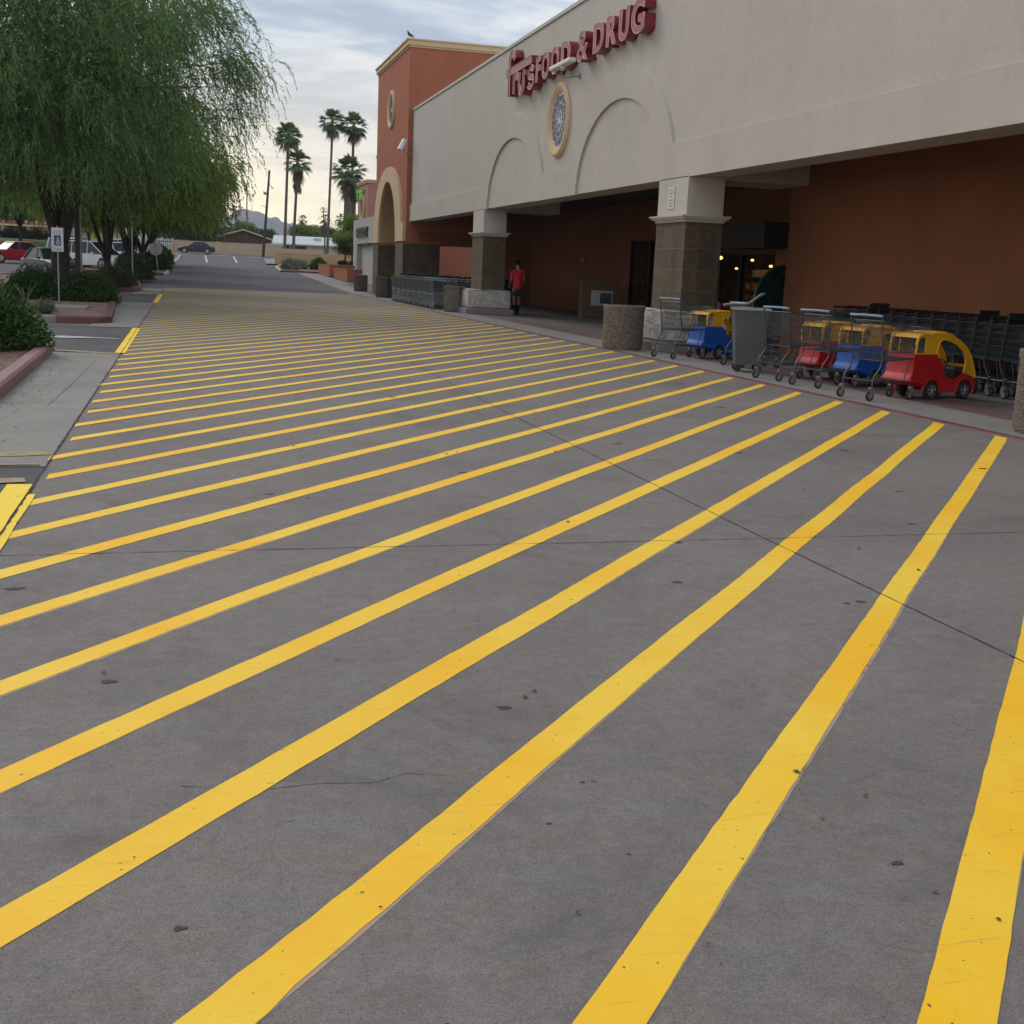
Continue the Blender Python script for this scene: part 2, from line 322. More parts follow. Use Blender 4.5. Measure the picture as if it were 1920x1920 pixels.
# ------------------------------------------------------------------ mesh builders
class MB:
    def __init__(s): s.v = []; s.f = []; s.mi = []; s.m = 0
    def add(s, vs, fs):
        o = len(s.v); s.v.extend([tuple(p) for p in vs]); s.f.extend([tuple(i + o for i in f) for f in fs]); s.mi.extend([s.m] * len(fs)); return s
    def box(s, x0, x1, y0, y1, z0, z1):
        return s.add([(x0, y0, z0), (x1, y0, z0), (x1, y1, z0), (x0, y1, z0), (x0, y0, z1), (x1, y0, z1), (x1, y1, z1), (x0, y1, z1)],
                     [(0, 3, 2, 1), (4, 5, 6, 7), (0, 1, 5, 4), (1, 2, 6, 5), (2, 3, 7, 6), (3, 0, 4, 7)])
    def bbox(s, x0, x1, y0, y1, z0, z1, b=0.02):      # box with chamfered edges
        bm = bmesh.new(); bmesh.ops.create_cube(bm, size=1)
        for v in bm.verts: v.co = Vector(((x0 + x1) / 2 + v.co.x * (x1 - x0), (y0 + y1) / 2 + v.co.y * (y1 - y0), (z0 + z1) / 2 + v.co.z * (z1 - z0)))
        bmesh.ops.bevel(bm, geom=bm.edges[:], offset=b, segments=2, profile=0.6, affect='EDGES'); return s.frombm(bm)
    def frombm(s, bm):
        bm.verts.index_update(); s.add([tuple(v.co) for v in bm.verts], [[v.index for v in f.verts] for f in bm.faces]); bm.free(); return s
    def quad(s, a, b, c, d): return s.add([a, b, c, d], [(0, 1, 2, 3)])
    def tube(s, pts, r, n=6, cap=True):
        pts = [Vector(p) for p in pts]; k = len(pts)
        if not isinstance(r, (list, tuple)): r = [r] * k
        vs = []; fs = []; up = None
        for i, p in enumerate(pts):
            d = (pts[min(i + 1, k - 1)] - pts[max(i - 1, 0)])
            d = d.normalized() if d.length > 1e-9 else Vector((0, 0, 1))
            if up is None: up = Vector((0, 0, 1)) if abs(d.z) < 0.9 else Vector((1, 0, 0))
            a = d.cross(up)
            if a.length < 1e-5: a = d.cross(Vector((0, 1, 0)))
            a.normalize(); b = d.cross(a).normalized(); up = -b if False else a.cross(d)
            for j in range(n):
                t = 2 * PI * j / n; vs.append(p + (a * math.cos(t) + b * math.sin(t)) * r[i])
        for i in range(k - 1):
            for j in range(n):
                j2 = (j + 1) % n; fs.append((i * n + j, i * n + j2, (i + 1) * n + j2, (i + 1) * n + j))
        if cap: fs.append(tuple(range(n - 1, -1, -1))); fs.append(tuple(range((k - 1) * n, k * n)))
        return s.add(vs, fs)
    def lathe(s, prof, n=24, c=(0, 0, 0), axis='z', cap=True):
        vs = []; fs = []
        for (r, z) in prof:
            for j in range(n):
                t = 2 * PI * j / n; p = (r * math.cos(t), r * math.sin(t), z)
                if axis == 'y': p = (p[0], p[2], p[1])
                if axis == 'x': p = (p[2], p[0], p[1])
                vs.append((p[0] + c[0], p[1] + c[1], p[2] + c[2]))
        for i in range(len(prof) - 1):
            for j in range(n):
                j2 = (j + 1) % n; fs.append((i * n + j, i * n + j2, (i + 1) * n + j2, (i + 1) * n + j))
        if cap: fs.append(tuple(range(n - 1, -1, -1))); fs.append(tuple(range((len(prof) - 1) * n, len(prof) * n)))
        return s.add(vs, fs)
    def prism(s, pts, fn, d0, d1, holes=()):
        """polygon pts (u,v) with holes, extruded between depths d0 and d1; fn(u,v,d)->xyz"""
        bm = bmesh.new(); edges = []
        loops = [list(pts)] + [list(h) for h in holes]; vl = []
        for lp in loops:
            vs = [bm.verts.new((p[0], p[1], 0)) for p in lp]; vl.append(vs)
            for i in range(len(vs)): edges.append(bm.edges.new((vs[i], vs[(i + 1) % len(vs)])))
        bmesh.ops.triangle_fill(bm, use_beauty=True, use_dissolve=False, edges=edges)
        bm.verts.index_update(); co = [(v.co.x, v.co.y) for v in bm.verts]; tri = [[v.index for v in f.verts] for f in bm.faces]
        n = len(co); vs = [fn(u, v, d0) for u, v in co] + [fn(u, v, d1) for u, v in co]
        fs = [tuple(t) for t in tri] + [tuple(i + n for i in reversed(t)) for t in tri]
        for lv in vl:
            ids = [v.index for v in lv]
            for i in range(len(ids)):
                a, b = ids[i], ids[(i + 1) % len(ids)]; fs.append((a, b, b + n, a + n))
        bm.free(); return s.add(vs, fs)
    def build(s, name, material, parent=None, smooth=False, loc=None):
        me = bpy.data.meshes.new(name); me.from_pydata(s.v, [], s.f)
        ms = material if isinstance(material, (list, tuple)) else [material]
        for q in ms: me.materials.append(q)
        if len(ms) > 1: me.polygons.foreach_set('material_index', s.mi)
        bm = bmesh.new(); bm.from_mesh(me); bmesh.ops.recalc_face_normals(bm, faces=bm.faces); bm.to_mesh(me); bm.free()
        if smooth:
            me.shade_smooth()
            try: me.set_sharp_from_angle(angle=R(38))
            except Exception: pass
        o = bpy.data.objects.new(name, me); COL.objects.link(o)
        if parent is not None: o.parent = parent
        if loc is not None: o.location = loc
        return o
def rawmesh(name, V, F, material, parent=None, smooth=False):     # numpy arrays: V (n,3), F (m,4)
    me = bpy.data.meshes.new(name); V = np.asarray(V, np.float32); F = np.asarray(F, np.int32)
    me.vertices.add(len(V)); me.vertices.foreach_set('co', V.ravel()); k = F.shape[1]
    me.loops.add(F.size); me.loops.foreach_set('vertex_index', F.ravel())
    me.polygons.add(len(F)); me.polygons.foreach_set('loop_start', np.arange(0, F.size, k, dtype=np.int32)); me.polygons.foreach_set('loop_total', np.full(len(F), k, np.int32))
    me.update(calc_edges=True); me.materials.append(material)
    if smooth: me.shade_smooth()
    o = bpy.data.objects.new(name, me); COL.objects.link(o)
    if parent is not None: o.parent = parent
    return o
def tag(o, label, cat, group=None):
    o['label'] = label; o['category'] = cat
    if group: o['group'] = group
    return o
def thing(name, label, cat, loc=(0, 0, 0), rz=0.0, group=None):
    o = bpy.data.objects.new(name, None); COL.objects.link(o); o.empty_display_size = 0.2
    o.location = loc; o.rotation_euler = (0, 0, rz); return tag(o, label, cat, group)
def struct(o, kind='structure'): o['kind'] = kind; return o
def kids(o): return [c for c in o.children]
def copy_tree(o, parent=None):
    c = o.copy(); COL.objects.link(c); c.parent = parent
    for ch in kids(o): copy_tree(ch, c)
    return c
rnd = random.Random(7)
def hz(y): return 0.02 * max(0.0, min(y, 165.0) - 62.0)
def ell(cx_, cz_, a, b, n=40, t0=0, t1=2 * PI): return [(cx_ + a * math.cos(t0 + (t1 - t0) * i / n), cz_ + b * math.sin(t0 + (t1 - t0) * i / n)) for i in range(n + (0 if abs(t1 - t0 - 2 * PI) < 1e-6 else 1))]
# ------------------------------------------------------------------ setting: ground
def sheet(name, x0, x1, ys, dz, material, xs=None):
    b = MB(); xs = xs or [x0, x1]; nx = len(xs); vs = [(x, y, hz(y) + dz) for y in ys for x in xs]
    fs = [(j * nx + i, j * nx + i + 1, (j + 1) * nx + i + 1, (j + 1) * nx + i) for j in range(len(ys) - 1) for i in range(nx - 1)]
    return struct(b.add(vs, fs).build(name, material))
YS = [-40, 0, 61.2, 61.9, 63, 80, 100, 120, 140, 165, 200, 400, 900, 2500, 4000, 9000]
sheet('ground', -6000, 6000, YS, -0.06, M_DES)
sheet('parking_lot', -60, 60, [-40, 0, 61.2, 61.9, 63, 80, 100, 120, 140, 164.9], 0.0, M_ASPH)
sheet('concrete_apron', -0.9, 7.93, [-12, 20, 40, 61.0], 0.006, M_CONC)
sheet('side_pavement', -1.85, -0.915, [8.65, 18.9], 0.006, M_STRIP)
sheet('side_pavement', -1.85, -0.915, [25.9, 40.1], 0.006, M_STRIP)
sheet('side_pavement', -1.95, -0.915, [49.0, 58.0], 0.006, M_STRIP)
sheet('sidewalk', 8.08, 9.02, [-12, 20, 61, 61.9, 70, 80, 95], 0.012, M_WALK)
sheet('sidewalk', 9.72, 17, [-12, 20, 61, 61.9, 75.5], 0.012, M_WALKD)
sheet('red_walk_band', 9.02, 9.72, [-12, 20, 61, 61.9, 75.5], 0.012, M_REDB)
sheet('sidewalk', 9.02, 9.72, [75.5, 80, 95], 0.012, M_WALK)
def ribbon(name, pts, wid, z, material, jit=0.0, seed=1, step=0.25):
    r_ = random.Random(seed); P = []
    for (a, b) in zip(pts[:-1], pts[1:]):
        n = max(1, int(math.dist(a, b) / step))
        for i in range(n): P.append((a[0] + (b[0] - a[0]) * i / n, a[1] + (b[1] - a[1]) * i / n))
    P.append(pts[-1]); vs = []; fs = []; ph = r_.random() * 6
    for i, p in enumerate(P):
        q0 = P[max(0, i - 1)]; q1 = P[min(len(P) - 1, i + 1)]; d = Vector((q1[0] - q0[0], q1[1] - q0[1])).normalized(); nn_ = Vector((-d.y, d.x))
        o1 = r_.uniform(-jit, jit); o2 = r_.uniform(-jit, jit)
        for s_, o_ in ((1, o1), (-1, o2)):
            x = p[0] + nn_.x * (wid / 2 * s_ + o_); y = p[1] + nn_.y * (wid / 2 * s_ + o_); vs.append((x, y, hz(y) + z))
    for i in range(len(P) - 1): fs.append((2 * i, 2 * i + 1, 2 * i + 3, 2 * i + 2))
    return struct(MB().add(vs, fs).build(name, material))
# flush red edge band along the walk
b = MB(); b.add([(x, y, z + hz(y)) for y in (-12, 20, 61, 61.9, 75.5) for x, z in ((7.93, 0.0), (7.94, 0.018), (8.08, 0.018), (8.08, 0.0))],
                [(i * 4 + j, i * 4 + j + 1, i * 4 + j + 5, i * 4 + j + 4) for i in range(4) for j in range(3)]); struct(b.build('red_curb', M_REDC))
# crosswalk hatching: right ends 10.59 + 1.07 k, left ends from the photo
LEFT = [0.01, 1.035, 1.97, 2.88, 3.78, 4.71, 5.58, 6.47]
def lefty(k): return LEFT[k] if 0 <= k < 8 else (6.47 + (k - 7) * 0.865 if k >= 8 else k * 0.9)
def stripe(k):
    r_ = random.Random(100 + k); yr = 10.59 + 1.07 * k; yl = lefty(k); xl, xr = -0.86, 7.905
    if k < 8 and k % 3 == 1: xl = -0.9
    if k >= 10 and k % 2 == 0: xl -= r_.uniform(0.0, 0.07)
    sl_ = (yr - yl) / (7.93 + 0.88); f = lambda x: yl + (x + 0.88) * sl_
    ymax = 60.9
    if f(xr) > ymax: xr = (ymax - yl) / sl_ - 0.88
    if xr <= xl + 0.2: return
    n = 160 if k < 8 else 60 if k < 25 else 12; wob = [r_.uniform(-1, 1) for _ in range(8)]; hw = 0.093 * (1.0 if k else 1.08)   # half width measured along Y
    ca = 1 / math.sqrt(1 + sl_ * sl_); vs = []; fs = []; old = []
    hw = (0.070 if k < 0 else 0.061 if k < 4 else 0.057 if k < 14 else 0.060) / ca
    z = 0.0078 if k < 12 else 0.010
    for i in range(n + 1):
        x = xl + (xr - xl) * i / n; wv = sum(wob[j] * math.sin((j + 1) * 1.3 * x + j) for j in range(4)) * 0.0045
        e1 = r_.uniform(-0.003, 0.003) if k < 14 else 0; e2 = r_.uniform(-0.003, 0.003) if k < 14 else 0
        tw = 0.004 * math.sin(0.9 * x + wob[4] * 3)
        vs += [(x, f(x) + wv + hw + e1 + tw, z), (x, f(x) + wv - hw + e2 - tw - (0.016 if k == 1 and x < 0.2 else 0), z)]
        ow = 0.016 * max(0, math.sin(0.8 * x + wob[5] * 3)) + r_.uniform(0, 0.004)
        old += [(x, f(x) + wv - hw * 0.5, z - 0.0010), (x, f(x) + wv - hw - ow, z - 0.0010)]
    fs = [(2 * i, 2 * i + 1, 2 * i + 3, 2 * i + 2) for i in range(n)]
    o = MB().add(vs, fs).build('yellow_stripe', M_YEL if k < 22 else M_YELF if k < 34 else M_YELG); struct(o)  # stripe yellow gets duller in steps towards the far end
    if k < 8: struct(MB().add(old, fs).build('old_paint_edge', M_OLDE))
for k in range(-2, 67): stripe(k)
# yellow bars at the mouths of the aisles
for (y0, y1, x0, x1) in ((2.0, 7.93, -1.06, -0.915), (18.9, 25.6, -1.00, -0.85), (40.0, 49.0, -0.96, -0.82)):
    ribbon('yellow_bar', [((x0 + x1) / 2, y0), ((x0 + x1) / 2, y1)], x1 - x0, 0.014, M_YEL2, 0.003, 3)
ribbon('yellow_bar', [(-0.885, 2.0), (-0.885, 7.6)], 0.045, 0.012, M_YEL2, 0.004, 5)
# joints and cracks in the apron
M_JOINT = mat('joint_sealant', (0.020, 0.019, 0.020), 0.9, var=0.3, vscale=20)
JP = [(3.17, -2), (3.165, 4), (3.15, 6.2), (3.17, 11.9), (3.28, 17), (3.47, 23.6), (3.6, 34), (3.65, 60)]
ribbon('pavement_joint', JP, 0.0075, 0.0088, M_JOINT, 0.0022, 11, 0.05)
ribbon('pavement_joint', [(-0.907, 2.0), (-0.907, 60)], 0.010, 0.0150, M_JOINT, 0.005, 12, 0.06)
ribbon('pavement_joint', [(-0.88, 6.04), (1.0, 6.10), (3.15, 6.16), (4.83, 6.23), (7.9, 6.33)], 0.0055, 0.0086, M_JOINT, 0.0024, 13, 0.035)
for yj in (12.1, 18.2, 24.4, 31, 38): ribbon('pavement_joint', [(-0.9, yj - 0.1), (7.9, yj + 0.15)], 0.006, 0.0075, M_JOINT, 0.003, int(yj), 0.08)
M_CRK = mat('hairline_crack', (0.045, 0.042, 0.043), 0.95, var=0.3, vscale=20)
CR = [[(-0.02, 3.25), (0.18, 3.19), (0.35, 3.21), (0.5, 3.19), (0.6, 3.24), (0.74, 3.20)]
      ]
for i, c in enumerate(CR): ribbon('pavement_crack', c, 0.0018, 0.0072, M_CRK, 0.0016, 30 + i, 0.02)
ribbon('pavement_crack', [(-1.25, 12.2), (-1.2, 14.5), (-1.17, 17.6)], 0.008, 0.0072, M_CRK, 0.005, 40, 0.06)
# dark oil and gum spots where the photo has them
M_GUM = mat('dark_oil_stain', (0.040, 0.038, 0.041), 0.85, var=0.3, vscale=30)
SP = [(-0.26, 4.15, .030), (-0.02, 2.5, .017), (1.01, 3.72, .026), (2.25, 5.26, .030), (1.72, 2.5, .020), (1.06, 2.66, .006), (1.08, 3.1, .009), (0.91, 2.86, .010), (-0.71, 5.42, .045), (2.98, 4.84, .03), (2.9, 4.82, .02), (4.3, 6.5, .03), (2.6, 6.1, .03), (4.9, 7.6, .035), (4.5, 9.4, .05), (5.6, 9.6, .05), (6.3, 8.6, .05), (0.5, 7.6, .03), (1.9, 8.4, .04), (3.6, 9.9, .05), (5.9, 12.9, .06), (2.2, 13.4, .06), (6.6, 15.8, .08)]
for i, (x, y, r0) in enumerate(SP):
    r_ = random.Random(i); k = 14; pr = [r0 * (0.55 + 0.7 * r_.random()) for _ in range(k)]; an = r_.random() * 3
    vs = [(x + .8 * pr[j] * math.cos(2 * PI * j / k + an) * 1.25, y + .8 * pr[j] * math.sin(2 * PI * j / k + an) * 0.8, 0.0078) for j in range(k)]
    struct(MB().add(vs, [tuple(range(k))]).build('oil_spot', M_GUM))
for nm_, mt_, sd_, nn_, s0, s1 in (('dark_grit', M_GUM, 5, 170, .002, .0055), ('pale_grit', mat('pale_grit_chips', (0.45, 0.42, 0.38), 0.9, var=0.2, vscale=30), 6, 70, .0015, .0035), ('leaf_litter', mat('dry_leaf_bits', (0.13, 0.085, 0.045), 0.9, var=0.4, vscale=40), 7, 260, .006, .016)):
    r_ = random.Random(sd_); gb = MB()
    for q in range(nn_):
        if nm_ == 'leaf_litter': x, y = (-1.80 + abs(r_.gauss(0, .22)), r_.uniform(9.6, 18.8)) if q % 3 else (r_.uniform(-1.0, 7.8), 2.2 + 14 * r_.random() ** 1.6)
        else: x, y = r_.uniform(-.85, 7.8), 1.9 + 12 * r_.random() ** 1.8
        s = r_.uniform(s0, s1); a = r_.uniform(0, 6.28); k = r_.choice((4, 5, 6)); el_ = r_.uniform(.4, 1)
        P_ = [(s * math.cos(2 * PI * j / k) * r_.uniform(.7, 1.2), s * el_ * math.sin(2 * PI * j / k) * r_.uniform(.7, 1.2)) for j in range(k)]
        P_ = [(x + p * math.cos(a) - t * math.sin(a), y + p * math.sin(a) + t * math.cos(a)) for p, t in P_]; z = .0112
        gb.add([(p, t, z) for p, t in P_] + [(x, y, z + s * .5)], [(j, (j + 1) % k, k) for j in range(k)])
    struct(gb.build(nm_, mt_), 'stuff')
# faint old paint on the side strip, and lane marks
ribbon('faded_yellow_line', [(-1.85, 9.0), (-0.96, 9.25)], 0.22, 0.010, M_OLDY, 0.01, 50)
ribbon('faded_yellow_line', [(-2.4, 8.66), (-0.96, 8.72)], 0.07, 0.012, M_OLDY, 0.01, 51)
ribbon('faded_yellow_line', [(-2.4, 7.85), (-0.98, 8.12)], 0.17, 0.009, M_OLDY, 0.01, 52)
ribbon('faded_yellow_line', [(-3.5, 18.95), (-1.9, 19.3), (-0.95, 18.8)], 0.22, 0.010, M_OLDY, 0.01, 53)
ribbon('faded_yellow_line', [(-3.5, 25.85), (-0.95, 25.85)], 0.14, 0.010, M_OLDY, 0.01, 54)
ribbon('white_lane_line', [(-6.0, 22.55), (-1.1, 22.2)], 0.10, 0.008, M_WHT, 0.012, 55)
struct(MB().add([(-2.0, 22.05, .011), (-2.0, 22.62, .011), (-1.15, 22.27, .011), (-2.5, 22.3, .011)], [(0, 2, 1, 3)]).build('white_lane_arrow', M_WHT))
ribbon('white_lane_line', [(-14.0, 45.2), (-1.3, 44.2)], 0.14, 0.008, M_WHT, 0.012, 56)
ribbon('white_lane_line', [(-16, 41.5), (-5.5, 41.2)], 0.16, 0.008, M_WHT, 0.012, 57)
ribbon('white_lane_line', [(-20, 55), (-7, 52.5)], 0.14, 0.008, M_WHT, 0.012, 58)
ribbon('white_lane_line', [(-20, 74), (-8, 72)], 0.14, 0.008, M_WHT, 0.012, 59)
ribbon('white_lane_line', [(2.35, 150), (1.95, 116)], 0.17, 0.008, M_WHT, 0.012, 60)
ribbon('white_lane_line', [(5.6, 152), (4.7, 119)], 0.17, 0.008, M_WHT, 0.012, 61)
ribbon('white_lane_line', [(0.2, 70.5), (3.9, 70.9)], 0.14, 0.008, M_WHT, 0.012, 62)
M_CST = mat('pale_wheel_stop_concrete', (0.42, 0.40, 0.38), 0.9, var=0.15)
for i, (x, y) in enumerate(((-0.1, 150.5), (3.9, 148.8), (7.6, 146.0))):
    o = MB().bbox(-0.95, 0.95, -0.08, 0.08, 0, 0.12, 0.03).build('wheel_stop', M_CST, loc=(x, y, hz(y)))
    tag(o, ['pale wheel stop in front of the dark parked sedan', 'pale wheel stop between the two white bay lines', 'pale wheel stop nearest the wooden utility pole'][i], 'wheel stop', 'wheel stops along the far wall')

# kerbed planting islands: kerb ring (part) + gravel bed (part)
def island(name, label, pts, mk, h=0.15, bed=M_GRAV, kw=0.15, mk2=None, red_seg=()):
    cx_ = sum(p[0] for p in pts) / len(pts); cy_ = sum(p[1] for p in pts) / len(pts)
    P = [Vector(p) for p in pts]; n = len(P); inn = []
    area = sum(P[i].x * P[(i + 1) % n].y - P[(i + 1) % n].x * P[i].y for i in range(n)); sg = 1 if area > 0 else -1
    for i in range(n):
        d1 = (P[i] - P[i - 1]).normalized(); d2 = (P[(i + 1) % n] - P[i]).normalized(); n1_ = Vector((-d1.y, d1.x)) * sg; n2_ = Vector((-d2.y, d2.x)) * sg
        bs = (n1_ + n2_); bs = bs / max(0.4, bs.length_squared / 2); inn.append(P[i] + bs * kw)
    o = thing(name, label, 'planting bed')
    groups = {0: MB(), 1: MB()}
    for i in range(n):
        j = (i + 1) % n; g_ = groups[1 if i in red_seg else 0]; seg = max(1, int((P[j] - P[i]).length / 5))
        for q in range(seg):
            a0 = P[i].lerp(P[j], q / seg); a1 = P[i].lerp(P[j], (q + 1) / seg); b0 = inn[i].lerp(inn[j], q / seg); b1 = inn[i].lerp(inn[j], (q + 1) / seg)
            Z = lambda p, z: (p.x, p.y, hz(p.y) + z); c0 = a0.lerp(b0, 0.18); c1 = a1.lerp(b1, 0.18)
            g_.add([Z(a0, -0.02), Z(a1, -0.02), Z(a1, h - 0.03), Z(a0, h - 0.03), Z(c1, h), Z(c0, h), Z(b1, h), Z(b0, h), Z(b1, h - 0.06), Z(b0, h - 0.06)],
                   [(0, 1, 2, 3), (3, 2, 4, 5), (5, 4, 6, 7), (7, 6, 8, 9)])
    if groups[0].v: groups[0].build('kerb', mk, o)
    if groups[1].v: groups[1].build('kerb', mk2 or mk, o)
    # bed
    ys = [p.y for p in inn]; bm = bmesh.new(); vs = [bm.verts.new((p.x, p.y, hz(p.y) + h - 0.035)) for p in inn]; bm.faces.new(vs)
    bmesh.ops.triangulate(bm, faces=bm.faces[:]); bmesh.ops.subdivide_edges(bm, edges=bm.edges[:], cuts=4, use_grid_fill=True)
    for v in bm.verts:
        v.co.z = hz(v.co.y) + h - 0.04 + rnd.uniform(-0.012, 0.015)
    MB().frombm(bm).build('gravel_bed', bed, o); return o
island('planting_island', 'gravel island with a faded pink kerb nearest the left edge, one green bush on it', [(-7, 8.7), (-2.6, 8.7), (-1.9, 9.6), (-1.72, 12.6), (-1.82, 18.6), (-2.1, 18.95), (-7, 18.95)], M_PINKK)
M_KERB = mat('bare_concrete_kerb', (0.24, 0.22, 0.205), 0.9, var=0.2, vscale=3)
island('planting_island', 'gravel island holding the disabled parking sign and the largest tree', [(-9, 26.9), (-2.55, 26.9), (-1.75, 27.0), (-1.5, 27.5), (-1.72, 33), (-1.95, 37.8), (-2.3, 43), (-9, 43)], M_KERB, mk2=M_REDC, red_seg=(1, 2, 3, 4, 5))
island('planting_island', 'gravel island with red kerb under the second tree of the row', [(-9, 51.2), (-2.6, 51.2), (-1.95, 51.6), (-1.75, 53), (-1.95, 60), (-2.3, 68), (-9, 68)], M_REDC)
island('planting_island', 'island with red end kerb holding the stop sign and fire hydrant', [(-9, 78.2), (-1.9, 77.6), (-1.2, 78.3), (-0.95, 80), (-1.1, 90), (-0.95, 105), (-0.5, 122), (-0.4, 138), (-1.4, 145), (-9, 145)], M_WK, mk2=M_REDC, red_seg=(0, 1))
island('planting_island', 'far traffic island with two grey shrubs before the ochre wall', [(6.95, 95.5), (11.5, 94.2), (15.5, 99), (15.5, 117), (8.6, 117.3), (7.3, 106)], M_WK, mk2=M_REDC, red_seg=(0,))
struct(MB().add([(8.45, 141, hz(141) + .12), (7.25, 116.5, hz(116.5) + .12), (8.6, 117.5, hz(117.5) + .12), (9.9, 141, hz(141) + .12), (8.45, 141, hz(141)), (7.25, 116.5, hz(116.5))], [(0, 1, 2, 3), (4, 5, 1, 0)]).build('pavement_corner', M_WALK))
# a concrete path slab across the second island
struct(MB().box(-9, -2.3, 31.2, 33.0, 0.10, 0.142).build('island_path', M_STRIP))
# lawn mound
b = MB(); xs = [-60, -40, -25, -18, -13, -10.5]; ys = [128, 130, 134, 140, 146, 152]
zf = lambda y: hz(y) + (0.0 if y <= 128 else min(1.15, 0.15 + (y - 130) * 0.085))
b.add([(x + (0.4 * math.sin(y)), y, zf(y)) for y in ys for x in xs], [(j * 6 + i, j * 6 + i + 1, (j + 1) * 6 + i + 1, (j + 1) * 6 + i) for j in range(5) for i in range(5)])
struct(b.build('lawn', M_LAWN, smooth=True))

# ------------------------------------------------------------------ mountains (a few kilometres off, seen through the air)
prof = [(-420, 30), (-300, 46), (-200, 60), (-120, 52), (-40, 70), (10, 66), (40, 72), (65, 80), (90, 92), (110, 104), (130, 117), (150, 124), (163, 122), (172, 119), (180, 121), (188, 118), (196, 108), (205, 103), (213, 106), (221, 108), (228, 104), (233, 94), (238, 88), (243, 95), (249, 92), (256, 96), (262, 90), (275, 87), (290, 90), (305, 86), (320, 90), (345, 84), (380, 78), (450, 66), (560, 48), (800, 30)]
def fract(x, y, s):
    v = 0; a = 1
    for o in range(4):
        v += a * math.sin(x * s + 1.7 * o + 2.1 * math.sin(y * s * .7 + o)) * math.cos(y * s * 1.1 + o * 2.3); s *= 2.1; a *= 0.5
    return v
def ridge(pf, y0, dep, step, sc=1.0, seed=0):
    xs = np.arange(pf[0][0], pf[-1][0], step); px_ = [p[0] for p in pf]; pz = [p[1] for p in pf]; rows = 14; vs = []
    for j in range(rows):
        t = j / (rows - 1); fy = t * 2 if t < 0.5 else (1 - t) * 2; fy = fy ** 0.8
        for x in xs:
            h = np.interp(x, px_, pz); jag = fract(x + seed, j * 40, 0.05) * 2.2
            z = h * (fy if j != rows // 2 else 1) + jag * (fy if j != rows // 2 else 0.35) + (fract(x, j * 90, 0.02) * 8 * fy * (1 - fy))
            vs.append((x * (y0 + (t - .5) * dep) / y0 if False else x + 10 * math.sin(j * 2.0 + x * .02), y0 + (t - 0.5) * dep, max(1.0, z) * sc + 1))
    n = len(xs); fs = [(j * n + i, j * n + i + 1, (j + 1) * n + i + 1, (j + 1) * n + i) for j in range(rows - 1) for i in range(n - 1)]
    return MB().add(vs, fs)
struct(ridge(prof, 3100, 900, 3.0).build('mountains', M_ROCK))
low = [(x, 38 + 10 * math.sin(x * .02) + 6 * math.sin(x * .07)) for x in range(-700, 900, 20)]
struct(ridge(low, 2100, 500, 8.0).build('foothills', M_ROCK))
# pale air that fades the mountains
hb = MB().box(-2600, 2600, -60, 3700, -2.0, 420).build('haze', None)
hb.data.materials.clear(); hm = bpy.data.materials.new('haze_air'); hm.use_nodes = True; ht = hm.node_tree; ht.nodes.clear()
ho = ht.nodes.new('ShaderNodeOutputMaterial'); hv = ht.nodes.new('ShaderNodeVolumePrincipled'); hv.inputs['Density'].default_value = 0.00020; hv.inputs['Color'].default_value = (0.80, 0.86, 1.0, 1)
ht.links.new(hv.outputs[0], ho.inputs['Volume']); hb.data.materials.append(hm); struct(hb, 'stuff')

# ------------------------------------------------------------------ the supermarket
FX = 9.50
sup = thing('supermarket', 'long taupe supermarket front with two arches and a dark arcade', 'store building')
b = MB(); b.box(FX + 0.06, 10.27, -6, 24.6, 3.39, 8.0); b.box(FX + 0.06, 10.27, 24.6, 54.36, 3.39, 8.0)
# the wall as one slab with two openings for the rose window left solid behind
b = MB(); b.box(FX + 0.06, 10.27, -6, 54.36, 3.41, 8.02); b.build('front_wall', M_GREY, sup)
# raised frieze and archivolts
def relief():
    arcs = [(27.5, 2.9, 1.96, 3.6, 2.63), (37.05, 2.9, 1.96, 3.6, 2.63)]; z0 = 3.39; zt = 4.10
    ys = set(np.round(np.arange(-6, 54.4, 1.5), 3).tolist() + [54.36])
    for c, a, h, A, H in arcs:
        for t in np.linspace(0, PI, 61): ys.add(round(c + a * math.cos(t), 4))
        for t in np.linspace(0, PI, 61): ys.add(round(c + A * math.cos(t), 4))
    ys = sorted(ys); b = MB()
    def lo(y, m):
        for c, a, h, A, H in arcs:
            if abs(m - c) < a: return z0 + h * math.sqrt(max(0, 1 - ((y - c) / a) ** 2))
        return z0
    def hi(y, m):
        z = zt
        for c, a, h, A, H in arcs:
            if abs(m - c) < A: z = max(z, z0 + H * math.sqrt(max(0, 1 - ((y - c) / A) ** 2)))
        return z
    xf, xb = FX, FX + 0.059
    for y0, y1 in zip(ys[:-1], ys[1:]):
        if y1 - y0 < 1e-4: continue
        m = (y0 + y1) / 2; l0, l1, h0, h1 = lo(y0, m), lo(y1, m), hi(y0, m), hi(y1, m)
        b.quad((xf, y0, l0), (xf, y1, l1), (xf, y1, h1), (xf, y0, h0)); b.quad((xf, y0, h0), (xf, y1, h1), (xb, y1, h1 + .02), (xb, y0, h0 + .02)); b.quad((xf, y0, l0), (xf, y1, l1), (xb, y1, l1), (xb, y0, l0))
    b.quad((xf, 54.36, 3.39), (xb, 54.36, 3.39), (xb, 54.36, 4.1), (xf, 54.36, 4.1)); return b
relief().build('arch_relief', M_GREY, sup)
MB().box(FX + 0.02, 10.40, -6, 54.36, 8.02, 8.11).build('parapet_cap', mat('parapet_metal', (0.40, 0.385, 0.37), 0.6, var=0.05), sup)
MB().box(10.27, 16, -6, 54.3, 3.95, 4.05).build('arcade_ceiling', M_CEIL, sup)
